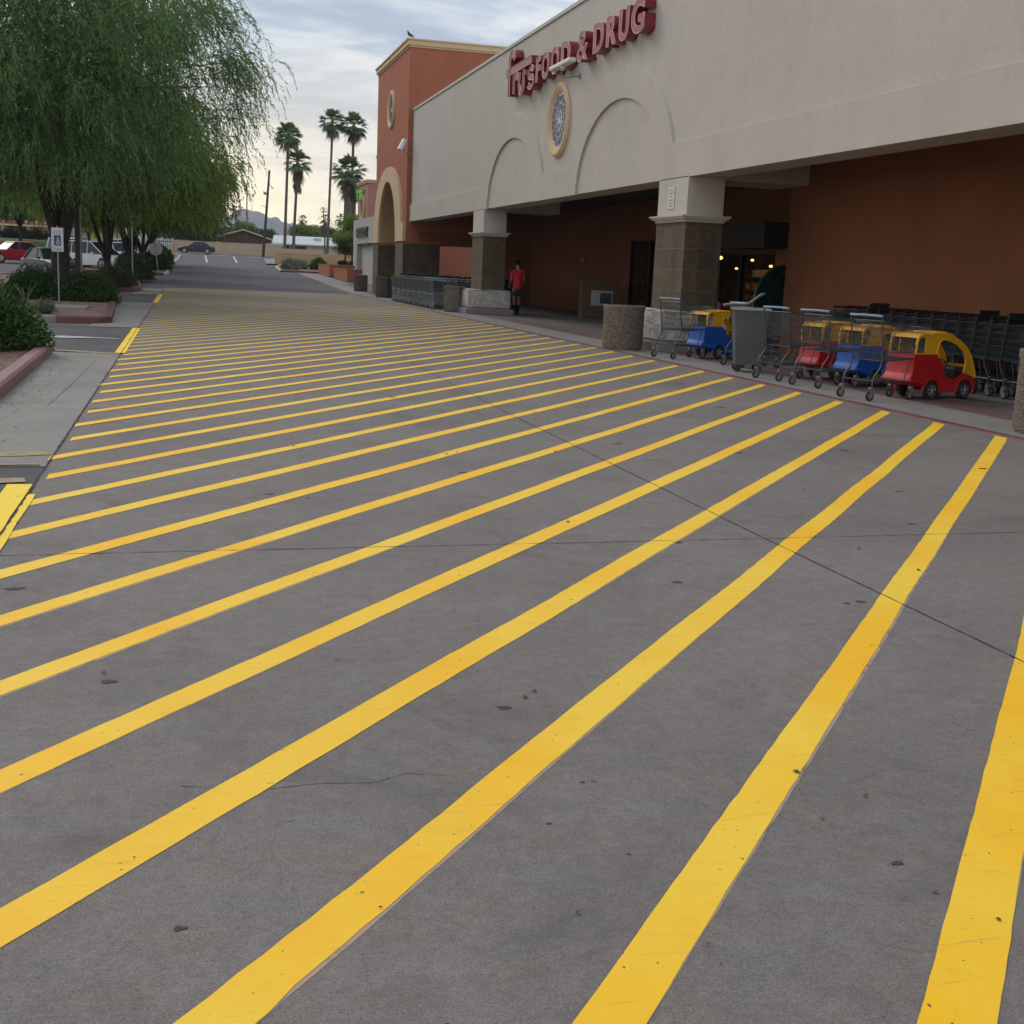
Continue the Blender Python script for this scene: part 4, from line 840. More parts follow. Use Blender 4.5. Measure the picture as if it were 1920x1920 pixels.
# ------------------------------------------------------------------ shopping trolleys
def make_cart(label, cat='shopping cart', group=None, wire=M_WIRE, fmat=None, handle=M_BLUEH, seat='down', wr=.0028, flap=M_DGRN, step=.05):
    """local +x = forward, origin below the handle, on the ground"""
    o = thing('shopping_cart', label, cat, (0, 0, 0), 0, group)
    fr = MB(); q = .011
    for s in (-1, 1):
        fr.tube([(0.0, s * .27, 1.06), (.015, s * .27, .98), (.055, s * .265, .72), (.085, s * .26, .50), (.075, s * .26, .43), (-.02, s * .26, .31), (-.045, s * .26, .25), (-.045, s * .26, .17)], q, 6)
        fr.tube([(-.04, s * .25, .24), (.30, s * .225, .235), (.74, s * .175, .23), (.80, s * .16, .26)], q * .9, 6)
        fr.tube([(.085, s * .255, .50), (.50, s * .21, .52), (.86, s * .17, .545)], q * .8, 5)
        fr.tube([(.55, s * .2, .235), (.66, s * .19, .53)], q * .7, 5)
        fr.tube([(.74, s * .175, .23), (.74, s * .175, .16)], q, 6)
    fr.tube([(-.045, -.26, .25), (-.045, .26, .25)], q * .8, 5); fr.tube([(.80, -.16, .26), (.80, .16, .26)], q * .8, 5)
    fr.build('frame', fmat or wire, o, smooth=True)
    h = MB(); h.tube([(0, -.28, 1.06), (-.01, 0, 1.065), (0, .28, 1.06)], .017, 8); h.build('handle', handle, o, smooth=True)
    bk = MB(); T = wr * 2
    tl = lambda t, s: Vector((.06 + t * .94, s * (.265 - .075 * t), 1.0 - .07 * t)); bl = lambda t, s: Vector((.10 + t * .76, s * (.255 - .085 * t), .50 + .045 * t))
    for s in (-1, 1):
        bk.tube([tl(0, s), tl(1, s)], T, 4); bk.tube([bl(0, s), bl(1, s)], T, 4); n = int(.88 / step)
        for i in range(n + 1): t = i / n; bk.tube([tl(t, s), bl(t, s)], wr, 3, False)
        for j in (1, 2, 3, 4): f = j / 5; bk.tube([tl(0, s).lerp(bl(0, s), f), tl(1, s).lerp(bl(1, s), f)], wr, 3, False)
    for t in (0, 1):
        bk.tube([tl(t, -1), tl(t, 1)], T, 4); bk.tube([bl(t, -1), bl(t, 1)], T * .8, 4); n = int(.46 / step)
        for i in range(1, n): f = i / n; bk.tube([tl(t, -1).lerp(tl(t, 1), f), bl(t, -1).lerp(bl(t, 1), f)], wr, 3, False)
        for j in (1, 2, 3, 4): f = j / 5; bk.tube([tl(t, -1).lerp(bl(t, -1), f), tl(t, 1).lerp(bl(t, 1), f)], wr, 3, False)
    n = int(.5 / step)
    for i in range(1, n): f = i / n; bk.tube([bl(0, -1).lerp(bl(0, 1), f), bl(1, -1).lerp(bl(1, 1), f)], wr, 3, False)
    for i in range(1, 9): t = i / 9; bk.tube([bl(t, -1), bl(t, 1)], wr, 3, False)
    bk.build('basket', wire, o)
    rk = MB()
    for i in range(9): f = i / 8; rk.tube([Vector((-.04, -.25 + .5 * f, .245)), Vector((.78, -.17 + .34 * f, .24))], wr * 1.2, 3, False)
    for t in (.2, .4, .6): rk.tube([(t, -.23, .242), (t, .23, .242)], wr * 1.2, 3, False)
    rk.build('bottom_rack', wire, o)
    if seat == 'down':
        st = MB(); st.add([(.075, -.20, .97), (.075, .20, .97), (.105, .20, .76), (.105, -.20, .76), (.083, -.20, .97), (.083, .20, .97), (.113, .20, .76), (.113, -.20, .76)], [(0, 1, 2, 3), (7, 6, 5, 4), (0, 4, 5, 1), (3, 2, 6, 7), (0, 3, 7, 4), (1, 5, 6, 2)])
        st.build('child_seat', flap, o)
    elif seat == 'up':
        st = MB(); st.bbox(.10, .34, -.2, .2, .86, .885, .01); st.bbox(.12, .15, -.17, .17, .885, 1.15, .012); st.build('child_seat', M_BLK, o)
    for (x, s) in ((-.075, .26), (-.075, -.26), (.71, .175), (.71, -.175)):
        yk = MB(); yk.box(x - .012, x + .045, s - .022, s - .018, .055, .165); yk.box(x - .012, x + .045, s + .018, s + .022, .055, .165); yk.box(x - .012, x + .045, s - .022, s + .022, .158, .17); c = yk.build('caster', M_CHROME, o)
        MB().lathe([(.045, -.014), (.0625, -.011), (.0635, 0), (.0625, .011), (.045, .014)], 18, (x + .005, s, .0635), 'y', cap=False).build('tyre', M_RUB, c, smooth=True)
        MB().lathe([(.004, -.014), (.012, -.013), (.046, -.009), (.046, .009), (.012, .013), (.004, .014)], 14, (x + .005, s, .0635), 'y').build('hub', M_WHUB, c, smooth=True)
    return o
def ordinal(i):
    W = ['nearest', 'second', 'third', 'fourth', 'fifth', 'sixth', 'seventh', 'eighth', 'ninth', 'tenth', 'eleventh', 'twelfth', 'thirteenth', 'fourteenth', 'fifteenth', 'sixteenth', 'seventeenth', 'eighteenth', 'nineteenth', 'twentieth']
    if i < 20: return W[i]
    return 'twenty-' + ['first', 'second', 'third', 'fourth', 'fifth', 'sixth', 'seventh', 'eighth', 'ninth'][i - 20] if i < 29 else 'thirtieth'
def place(o, x, y, rz, label, z=None):
    o.location = (x, y, (hz(y) + .012) if z is None else z); o.rotation_euler = (0, 0, rz); o['label'] = label
# child's toy car fitted to a trolley
def hull(b, prof, wid, bev=.035, n=2):
    """side outline (x,z) swept across y with rounded shoulders"""
    P = [Vector(p) for p in prof]; k = len(P); cx_ = sum(p.x for p in P) / k; cz_ = sum(p.y for p in P) / k
    rows = [(-wid, bev), (-wid + bev * .3, bev * .3), (-wid + bev, 0), (wid - bev, 0), (wid - bev * .3, bev * .3), (wid, bev)]; vs = []
    for (y, ins) in rows:
        for i in range(k):
            d = (P[(i + 1) % k] - P[i - 1]); d = Vector((-d.y, d.x)).normalized() if d.length else Vector((0, 0))
            if (P[i] + d * .01 - Vector((cx_, cz_))).length > (P[i] - Vector((cx_, cz_))).length: d = -d
            q = P[i] + d * ins; vs.append((q.x, y, q.y))
    fs = [(r * k + i, r * k + (i + 1) % k, (r + 1) * k + (i + 1) % k, (r + 1) * k + i) for r in range(len(rows) - 1) for i in range(k)]
    return b.add(vs, fs)
def make_toycar(label, body, group):
    """length 0.95 m, local +x forward, wheels on the ground"""
    o = thing('toy_car', label, 'toy car', (0, 0, 0), 0, group); W = .235
    MY = M_TYEL
    side = lambda s: (lambda u, v, d: (u, s * d, v))
    K = 1.577; AR = lambda c, r, a0, a1, n: [(c + r * math.cos(R(a0 + (a1 - a0) * q / (n - 1))), .118 + r * math.sin(R(a0 + (a1 - a0) * q / (n - 1)))) for q in range(n)]
    sc_ = lambda L_: [(x * (K if x > 0 else .62), z) for x, z in L_]
    low = sc_([(-.40, .27), (-.345, .315), (-.32, .36), (-.30, .585), (.128, .585), (.187, .51), (.22, .43), (.247, .33), (.28, .29), (.315, .268), (.39, .27), (.44, .32), (.46, .345), (.50, .33), (.56, .306), (.60, .268), (.616, .25), (.62, .166), (.605, .11)]) + AR(.765, .145, -5, 185, 8) + [(.58, .09), (.34, .09)] + AR(.155, .145, -5, 185, 8) + sc_([(-.02, .16), (-.38, .225), (-.41, .24)])
    b = MB()
    for s in (-1, 1): b.prism(low, side(s), W, W - .02)
    # bonnet, floor, tail skin
    def skin(line, y=.235, th=.02):
        vs = []; k = len(line)
        for (x, z) in line: vs += [(x, -y, z), (x, y, z)]
        b.add(vs, [(2 * i, 2 * i + 1, 2 * i + 3, 2 * i + 2) for i in range(k - 1)])
    skin(sc_([(-.02, .16), (-.38, .225), (-.41, .24), (-.40, .27), (-.345, .315), (-.32, .36), (-.30, .585)])); skin(sc_([(.56, .306), (.60, .268), (.616, .25), (.62, .166), (.605, .11)])); skin([(.34, .095), (.58, .095)])
    # wheel arch lips
    for cx_ in (.155, .765):
        for s in (-1, 1):
            b.tube([(cx_ + .152 * math.cos(R(a)), s * (W + .004), .118 + .152 * math.sin(R(a))) for a in range(-10, 191, 20)], .017, 6)
    for s in (-1, 1): b.tube([(-.24, s * (W - .006), .255), (-.12, s * W, .23), (.0, s * W, .20)], .030, 8)
    b.build('body', body, o, smooth=True)
    # yellow roof with door opening and rear window
    top = sc_([(.128, .588), (-.285, .588), (-.27, .70), (-.245, .795), (-.18, .83), (-.06, .852), (.017, .832), (.085, .855), (.28, .845), (.32, .81), (.39, .76), (.476, .676), (.535, .574), (.586, .41), (.612, .30), (.60, .272), (.56, .31), (.50, .334), (.464, .349)])
    inner = sc_([(.485, .46), (.475, .55), (.442, .63), (.357, .72), (.264, .77), (.187, .78), (.152, .75), (.135, .68)])
    hole = sc_([(-.255, .605), (-.012, .605), (-.012, .76), (-.04, .81), (-.16, .805), (-.225, .765)])
    b = MB()
    for s in (-1, 1): b.prism(top + inner, side(s), W - .001, W - .022, holes=[hole])
    def skin2(line, y):
        vs = []; k = len(line)
        for (x, z) in line: vs += [(x, -y, z), (x, y, z)]
        b.add(vs, [(2 * i, 2 * i + 1, 2 * i + 3, 2 * i + 2) for i in range(k - 1)])
    skin2(sc_([(-.245, .795), (-.18, .83), (-.06, .852), (.017, .832), (.085, .855), (.28, .845), (.32, .81), (.36, .785)]), W - .002)
    skin2(sc_([(.575, .45), (.586, .41), (.612, .30), (.60, .272)]), W - .002)
    b.bbox(.16, .44, -.17, .17, .845, .88, .015)
    for s in (-1, 1):      # rounded edge beads
        b.tube([(x, s * (W - .010), z) for x, z in top[2:15]], .020, 6); b.tube([(x, s * (W + .001), z) for x, z in [top[-1]] + inner + [top[0]]], .009, 5)
    b.build('roof', MY, o, smooth=True)
    d = MB(); d.bbox(-.02, .36, -.20, .20, .20, .25, .015); d.bbox(-.06, -.01, -.20, .20, .25, .58, .015); d.build('seat', body, o); MB().bbox(.62, .86, -.2, .2, .26, .42, .03).build('dashboard', M_BLK, o)
    w_ = MB(); w_.lathe([(.062, -.008), (.072, 0), (.062, .008), (.055, 0)], 18, (0, 0, 0), 'x', cap=False); w_.tube([(0, -.06, 0), (0, .06, 0)], .007, 5); w_.tube([(0, 0, 0), (.12, 0, -.03)], .012, 6)
    sw = w_.build('steering_wheel', M_BLK, o, smooth=True); sw.location = (.50, -.08, .46); sw.rotation_euler = (0, R(-30), 0)
    for x in (.155, .765):
        for s in (-1, 1):
            wb = MB().lathe([(.07, -.035), (.108, -.035), (.117, -.02), (.117, .02), (.108, .035), (.07, .035)], 24, (x, s * (W - .01), .117), 'y', cap=False).build('wheel', M_RUB, o, smooth=True)
            rb = MB(); yy = s * (W + .022)
            rb.lathe([(.062, -.004), (.072, -.004), (.072, .006), (.062, .006)], 24, (x, yy, .117), 'y', cap=False)
            for a in range(5):
                t = R(90 + 72 * a); rb.tube([(x, yy, .117), (x + .064 * math.cos(t), yy, .117 + .064 * math.sin(t))], [.014, .009], 5)
            rb.lathe([(.002, -.004), (.018, 0), (.018, .008)], 12, (x, yy, .117), 'y'); rb.build('rim', M_RIM, wb)
            MB().lathe([(.001, -.01), (.068, -.01), (.068, -.006)], 16, (x, yy - s * .006, .117), 'y').build('wheel_disc', M_BLK, wb)
    return o
M_TYEL = mat('yellow_toy_plastic', (0.80, 0.40, 0.012), 0.38, var=0.06); M_TRED = mat('red_toy_plastic', (0.50, 0.012, 0.015), 0.36, var=0.08); M_TBLU = mat('blue_toy_plastic', (0.012, 0.10, 0.46), 0.36, var=0.08)
M_RIM = mat('silver_toy_rim', (0.45, 0.43, 0.45), 0.4, metal=0.3)
cart0 = make_cart('x', seat='none', group='loose trolleys in front of the right arcade', wr=.0028, wire=mat('loose_cart_wire', (0.085, 0.088, 0.092), 0.5, metal=0.5, var=0.25, vscale=14), flap=mat('grey_green_flap', (0.05, 0.065, 0.062), 0.5, var=0.3, vscale=9), step=.03)
A14 = R(14)
def unit(x, y, rz, lab, first=False, z=.012):
    c = cart0 if first else copy_tree(cart0); place(c, x, y, rz, lab, z); return c
dirv = lambda a, dx, dy: (dx * math.cos(a) - dy * math.sin(a), dx * math.sin(a) + dy * math.cos(a))
unit(8.40, 20.85, R(20), 'empty loose trolley beside the round pebble litter bin, blue handle', True)
unit(8.42, 16.72, R(14), 'loose trolley just right of the grey wheeled bin')
unit(8.50, 15.70, R(15), 'loose trolley between the grey bin trolley and the red toy car cart')
unit(8.36, 14.10, R(14), 'nearest loose trolley, coupled to the nearest red and yellow toy car')
c = unit(9.0, 19.2, R(10), 'trolley half hidden behind the grey wheeled bin')
tr = make_toycar('nearest toy car, red body and yellow roof, rightmost of the toy cars', M_TRED, 'toy cars fitted in front of trolleys')
tb = make_toycar('blue toy car with yellow roof beside the nearest red one', M_TBLU, 'toy cars fitted in front of trolleys')
def pcar(o, cx_, cy_, a, lab, off=(1.14, -.02)):
    d = dirv(a, *off); o.location = (cx_ + d[0], cy_ + d[1], .013); o.rotation_euler = (0, 0, a)
    if lab: o['label'] = lab
pcar(tr, 8.36, 14.10, R(14), None, (.89, .02))
pcar(tb, 8.50, 15.70, R(15), None, (.95, 0.05))
t2 = copy_tree(tr); pcar(t2, 8.42, 16.72, R(14), 'red toy car with yellow roof behind the trolleys, farther of the two red ones', (.98, 0.08))
t3 = copy_tree(tb); pcar(t3, 8.40, 20.85, R(18), 'blue toy car with yellow roof left of the grey wheeled bin', (.90, .02))
# grey wheeled refuse bin with a loose child seat tray on top
o = thing('wheeled_bin', 'tall grey wheeled refuse bin standing between the trolleys', 'wheeled bin', (8.72, 18.2, .012), R(-20))
b = MB(); b.add([(-.20, -.22, .12), (.20, -.22, .12), (.20, .22, .12), (-.20, .22, .12), (-.27, -.28, .98), (.27, -.28, .98), (.27, .28, .98), (-.27, .28, .98)], [(0, 3, 2, 1), (4, 5, 6, 7), (0, 1, 5, 4), (1, 2, 6, 5), (2, 3, 7, 6), (3, 0, 4, 7)])
M_GBIN = mat('grey_bin_plastic', (0.085, 0.092, 0.096), 0.5, var=0.12, vscale=3)
b.build('body', M_GBIN, o); MB().bbox(-.30, .30, -.31, .31, .97, 1.01, .012).build('rim', mat('pale_bin_rim', (0.30, 0.31, 0.32), 0.5), o)
for x, y in ((-.16, -.18), (.16, -.18), (.16, .18), (-.16, .18)):
    MB().lathe([(.02, -.018), (.055, -.018), (.06, 0), (.055, .018), (.02, .018)], 14, (x, y, .06), 'y').build('wheel', M_BLK, o, smooth=True)
o = thing('child_seat_tray', 'pale grey moulded child seat lying on the grey wheeled bin', 'child seat', (8.62, 18.3, 1.03), R(-28)); o.scale = (.75, .8, .8)
vs = []; fs = []; Ln = [(-.40, .00, .16), (-.30, .02, .17), (-.12, .035, .15), (.02, .03, .14), (.14, .06, .15), (.26, .15, .17), (.36, .23, .16), (.42, .25, .10)]
for (x, z, hw) in Ln:
    for j in range(7): t = j / 6 * 2 - 1; vs.append((x, hw * t, z + .035 * t * t + (.0)))
k = len(Ln); top_n = len(vs); vs += [(x_, y_, z_ - .015) for x_, y_, z_ in vs]
fs = [(i * 7 + j, i * 7 + j + 1, (i + 1) * 7 + j + 1, (i + 1) * 7 + j) for i in range(k - 1) for j in range(6)]; fs += [tuple(q + top_n for q in reversed(f)) for f in fs]
b = MB().add(vs, fs); b.tube([(x, hw, z + .03) for x, z, hw in Ln], .014, 6); b.tube([(x, -hw, z + .03) for x, z, hw in Ln], .014, 6); b.tube([(.42, -.10, .28), (.45, 0, .27), (.42, .10, .28)], .014, 6)
b.build('shell', mat('pale_grey_plastic', (0.30, 0.33, 0.37), 0.4, var=0.15, vscale=5), o, smooth=True)
# nested trolley rows
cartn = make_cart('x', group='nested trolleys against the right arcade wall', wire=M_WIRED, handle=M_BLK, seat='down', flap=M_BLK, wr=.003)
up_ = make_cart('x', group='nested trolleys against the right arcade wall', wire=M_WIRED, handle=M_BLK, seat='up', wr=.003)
first = {'n': True, 'u': True}
def nest(kind, x, y, rz, lab):
    src = cartn if kind == 'n' else up_
    c = src if first[kind] else copy_tree(src); first[kind] = False; place(c, x, y, rz, lab, .012); return c
for i in range(20):
    y = 12.3 + i * .36; up = i in (3, 4, 6, 16)
    nest('u' if up else 'n', 10.98 + .01 * (i % 3), y, R(90), '%s trolley from the right in the nested row behind the toy cars%s' % (ordinal(i), ', seat raised' if up else ''))
for i in range(22):
    y = 11.9 + i * .38; up = i in (5, 11, 19)
    nest('u' if up else 'n', 11.66 + .01 * (i % 2), y, R(90), '%s trolley from the right in the rear row against the wall%s' % (ordinal(i), ', seat raised' if up else ''))
cartf = make_cart('x', group='nested trolleys between the farther pillar and the tower', fmat=M_WIRE, wire=mat('blue_grey_wire', (0.20, 0.235, 0.26), 0.45, metal=0.5, var=0.15), handle=mat('grey_handle', (0.16, 0.18, 0.20), 0.5), wr=.006, step=.12)
cartu = make_cart('x', group='nested trolleys between the farther pillar and the tower', fmat=M_WIRE, wire=mat('blue_grey_wire', (0.2, 0.2, 0.2)), handle=M_BLK, seat='up', wr=.006, step=.12)
f1 = True
for row, x0 in enumerate((8.62, 9.45, 10.2)):
    for i in range(24 if row == 0 else 20):
        y = 42.6 + i * .385; up = (i * 7 + row * 3) % 5 in (0,) and row < 3 and not (row == 0 and i < 9)
        src = cartu if up else cartf
        c = copy_tree(src); place(c, x0 + .012 * (i % 3), y, R(90), '%s trolley of the %s nested row, counted from the farther pillar' % (ordinal(i), ['outer', 'middle', 'inner'][row]), .012)
for o_ in (cartf, cartu):
    def wipe(q):
        for ch in list(q.children): wipe(ch)
        bpy.data.objects.remove(q, do_unlink=True)
    wipe(o_)
# goods at the right entrance: paddling pools and chairs
M_POOL = mat('teal_pool_plastic', (0.012, 0.075, 0.085), 0.4, var=0.3, vscale=3); M_PGRN = mat('green_pool_rim', (0.04, 0.12, 0.03), 0.45)
for i, (x, y, a) in enumerate(((13.0, 25.6, 0), (13.5, 25.9, .04))):
    o = thing('paddling_pool', ['teal paddling pool leaning by the door in front of another', 'second teal paddling pool leaning behind the first'][i], 'paddling pool', (x, y, .02), R(20), 'paddling pools by the entrance')
    bm_ = MB().lathe([(.02, .10), (.78, .12), (.84, .02), (.88, -.02)], 36, (0, 0, .9), 'y', cap=False).build('basin', M_POOL, o, smooth=True); MB().lathe([(.86, -.03), (.91, -.03), (.91, .01), (.86, .01)], 36, (0, 0, .9), 'y', cap=False).build('rim', M_PGRN, o, smooth=True)
o = thing('toy_goods', 'bright pink folding chair among goods beside the entrance', 'folding chair', (12.9, 27.9, .02), R(30))
M_PNK = mat('pink_fabric', (0.30, 0.03, 0.10), 0.8, var=0.3, vscale=6)
MB().bbox(-.25, .25, -.22, .22, .38, .42, .015).build('seat', M_PNK, o); MB().bbox(-.25, .25, .20, .24, .42, .88, .015).build('backrest', M_PNK, o)
for sx in (-1, 1):
    MB().tube([(sx * .26, -.25, 0), (sx * .26, .22, .5), (sx * .26, .26, .9)], .014, 6).build('leg', M_GALV, o); MB().tube([(sx * .24, .26, 0), (sx * .24, -.2, .42)], .014, 6).build('leg', M_GALV, o)
o = thing('goods_crate', 'dark crate of goods beside the pink chair at the entrance', 'crate', (13.7, 27.3, .02), R(12))
b = MB()
for z in (.0, .22, .44):
    for s in (-1, 1): b.bbox(-.38, .38, s * .28 - .012, s * .28 + .012, z, z + .16, .005); b.bbox(s * .38 - .012, s * .38 + .012, -.28, .28, z, z + .16, .005)
b.bbox(-.37, .37, -.27, .27, .0, .03, .005); b.build('slats', mat('dark_crate_wood', (0.05, 0.035, 0.03), 0.8, var=0.3), o)
# ------------------------------------------------------------------ people
def skin_mesh(name, joints, bones, material, parent, sub=2, root=0):
    me = bpy.data.meshes.new(name); me.from_pydata([j[0] for j in joints], bones, []); ob = bpy.data.objects.new(name, me); COL.objects.link(ob)
    md = ob.modifiers.new('s', 'SKIN'); md.use_smooth_shade = True; md.branch_smoothing = 0.6; sv = me.skin_vertices[0].data
    for i, j in enumerate(joints):
        r_ = j[1]; sv[i].radius = r_ if isinstance(r_, tuple) else (r_, r_)
        sv[i].use_root = (i == root)
    m2 = ob.modifiers.new('u', 'SUBSURF'); m2.levels = sub; m2.render_levels = sub
    dg = bpy.context.evaluated_depsgraph_get(); dg.update(); nm = bpy.data.meshes.new_from_object(ob.evaluated_get(dg)); bpy.data.objects.remove(ob, do_unlink=True); bpy.data.meshes.remove(me)
    nm.materials.clear(); nm.materials.append(material); nm.shade_smooth(); o = bpy.data.objects.new(name, nm); COL.objects.link(o); o.parent = parent; return o
per = thing('person', 'person in red shirt and green shorts walking away under the arcade', 'person', (10.75, 40.3, .012), R(6))
# person faces +y; x is to their right
M_SKIN = mat('skin', (0.36, 0.20, 0.14), 0.6); M_RSH = mat('red_shirt_cloth', (0.52, 0.012, 0.030), 0.85, var=0.12, vscale=6); M_GSH = mat('dark_green_shorts_cloth', (0.012, 0.060, 0.032), 0.85, var=0.15, vscale=6); M_SOCK = mat('black_sock_cloth', (0.015, 0.015, 0.017), 0.9); M_HAIR = mat('dark_brown_hair', (0.008, 0.006, 0.005), 0.9, var=0.3, vscale=20, spec=.1)
J = [((0, 0, .96), .13), ((0, .01, 1.10), .125), ((0, .0, 1.27), .145), ((0, -.01, 1.42), .13), ((0, .0, 1.50), .062), ((0, .015, 1.57), .058), ((0, .03, 1.66), (.082, .098)), ((0, .035, 1.74), (.076, .09)),
     ((-.16, -.01, 1.42), .07), ((-.215, .02, 1.17), .045), ((-.215, .16, 1.0), .034), ((-.215, .20, .96), .03),
     ((.16, -.01, 1.42), .07), ((.22, .01, 1.16), .045), ((.22, .15, .99), .034), ((.22, .18, .94), .03),
     ((-.095, .0, .88), .095), ((-.10, .03, .52), .06), ((-.10, -.10, .12), .038), ((-.10, -.02, .05), .034),
     ((.095, .0, .88), .095), ((.10, .10, .52), .06), ((.10, .12, .11), .038), ((.10, .20, .05), .034)]
B = [(0, 1), (1, 2), (2, 3), (3, 4), (4, 5), (5, 6), (6, 7), (3, 8), (8, 9), (9, 10), (10, 11), (3, 12), (12, 13), (13, 14), (14, 15), (0, 16), (16, 17), (17, 18), (18, 19), (0, 20), (20, 21), (21, 22), (22, 23)]
body = skin_mesh('body', J, B, M_SKIN, per)
skin_mesh('shirt', [((0, 0, .82), (.175, .14)), ((0, 0, .92), (.172, .138)), ((0, 0, 1.08), (.165, .13)), ((0, -.005, 1.28), (.18, .14)), ((0, -.01, 1.44), (.14, .11)), ((0, 0, 1.50), (.075, .07)), ((-.19, -.01, 1.42), .085), ((-.22, .0, 1.22), .072), ((.19, -.01, 1.42), .085), ((.22, .0, 1.22), .072)],
          [(0, 1), (1, 2), (2, 3), (3, 4), (4, 5), (4, 6), (6, 7), (4, 8), (8, 9)], M_RSH, per)
skin_mesh('shorts', [((0, 0, 1.0), (.155, .12)), ((0, 0, .88), (.16, .13)), ((-.10, .015, .76), .105), ((-.11, .03, .58), .098), ((.10, .03, .76), .105), ((.11, .08, .58), .098)], [(0, 1), (1, 2), (2, 3), (1, 4), (4, 5)], M_GSH, per)
for s, p0, p1, p2 in ((-1, (-.10, -.045, .32), (-.10, -.10, .12), None), (1, (.10, .11, .32), (.10, .12, .11), None)):
    MB().tube([p0, ((p0[0] + p1[0]) / 2, (p0[1] + p1[1]) / 2, (p0[2] + p1[2]) / 2), p1], [.056, .06, .045], 10).build('sock', M_SOCK, per, smooth=True)
    fx, fy_ = p1[0], p1[1]; MB().tube([(fx, fy_ - .06, .045), (fx, fy_, .055), (fx, fy_ + .09, .045), (fx, fy_ + .17, .032), (fx, fy_ + .20, .028)], [.03, .046, .045, .038, .018], 10).build('shoe', mat('dark_shoe', (0.10, 0.10, 0.10), 0.7, var=0.3), per, smooth=True)
hb_ = MB()
for i in range(9):
    t = i / 8; z = 1.63 + .15 * t; hb_.lathe([(math.sqrt(max(.0, 1 - ((z - 1.69) / .115) ** 2)) * .093, z), (math.sqrt(max(.0, 1 - ((z + .018 - 1.69) / .115) ** 2)) * .093, z + .018)], 16, (0, .012, 0), 'z', cap=(i == 8)) if z < 1.80 else None
hb_.build('hair', M_HAIR, per, smooth=True)
b = MB()      # face: nose, ears, eyes, mouth (turned away from the camera)
fc = MB(); fc.tube([(0, .115, 1.70), (0, .148, 1.665), (0, .125, 1.655)], [.008, .016, .01], 6); [fc.tube([(s * .085, .03, 1.70), (s * .094, .02, 1.675), (s * .086, .03, 1.65)], [.010, .016, .008], 6) for s in (-1, 1)]; fc.build('nose_and_ears', M_SKIN, per, smooth=True)
for s in (-1, 1): MB().lathe([(.001, -.008), (.011, 0), (.001, .008)], 8, (s * .032, .118, 1.695), 'y').build('eye', mat('eye', (0.6, 0.6, 0.6), 0.3), per, smooth=True)
MB().tube([(-.025, .112, 1.62), (0, .120, 1.617), (.025, .112, 1.62)], .006, 5).build('mouth', mat('lips', (0.3, 0.08, 0.07), 0.6), per)
for s in (-1, 1):       # hands closed on the trolley handle ahead
    hx, hy, hz_ = (-.215, .19, .925) if s < 0 else (.22, .17, .905)
    J2 = [((hx, hy - .05, hz_ + .02), .026), ((hx, hy, hz_ + .01), (.036, .017)), ((hx, hy + .03, hz_), (.036, .015))]; B2 = [(0, 1), (1, 2)]; skin_mesh('hand', J2, B2, M_SKIN, per, 1)
    for k in range(4):
        fx = hx + (k - 1.5) * .018; ln = (.9, 1.0, .95, .75)[k]; MB().tube([(fx, hy + .03, hz_), (fx, hy + .06 * ln, hz_ - .012), (fx, hy + .062 * ln, hz_ - .038), (fx, hy + .035, hz_ - .05)], [.0085, .008, .0075, .006], 6).build('finger', M_SKIN, per, smooth=True)
    MB().tube([(hx - s * .03, hy - .01, hz_), (hx - s * .045, hy + .02, hz_ - .02), (hx - s * .03, hy + .045, hz_ - .035)], [.010, .0095, .007], 6).build('thumb', M_SKIN, per, smooth=True)
struct_lines = MB()
for i, w_ in enumerate((.11,)): struct_lines.box(-.10, .10, -.156, -.154, 1.355, 1.362)
o = bpy.data.objects
mk = make_cart('dark green trolley pushed by the person in the red shirt', wire=mat('dark_green_wire', (0.012, 0.03, 0.025), 0.5, metal=0.2), handle=M_DGRN, flap=M_DGRN, wr=.004); mk.location = (10.60, 40.62, .012); mk.rotation_euler = (0, 0, R(92)); mk['category'] = 'shopping cart'
o = thing('recycling_tub', 'dark green plastic tub beside the farther pillar, left of the walking person', 'tub', (10.42 + .12, 40.95, .012), R(4))
b = MB(); b.add([(-.24, -.22, 0), (.24, -.22, 0), (.24, .22, 0), (-.24, .22, 0), (-.30, -.28, 1.12), (.30, -.28, 1.12), (.30, .28, 1.12), (-.30, .28, 1.12)], [(0, 3, 2, 1), (4, 5, 6, 7), (0, 1, 5, 4), (1, 2, 6, 5), (2, 3, 7, 6), (3, 0, 4, 7)])
o.location = (10.88, 41.7, .012); b.build('body', M_DGRN, o); MB().bbox(-.33, .33, -.31, .31, 1.10, 1.16, .015).build('lid', M_DGRN, o)

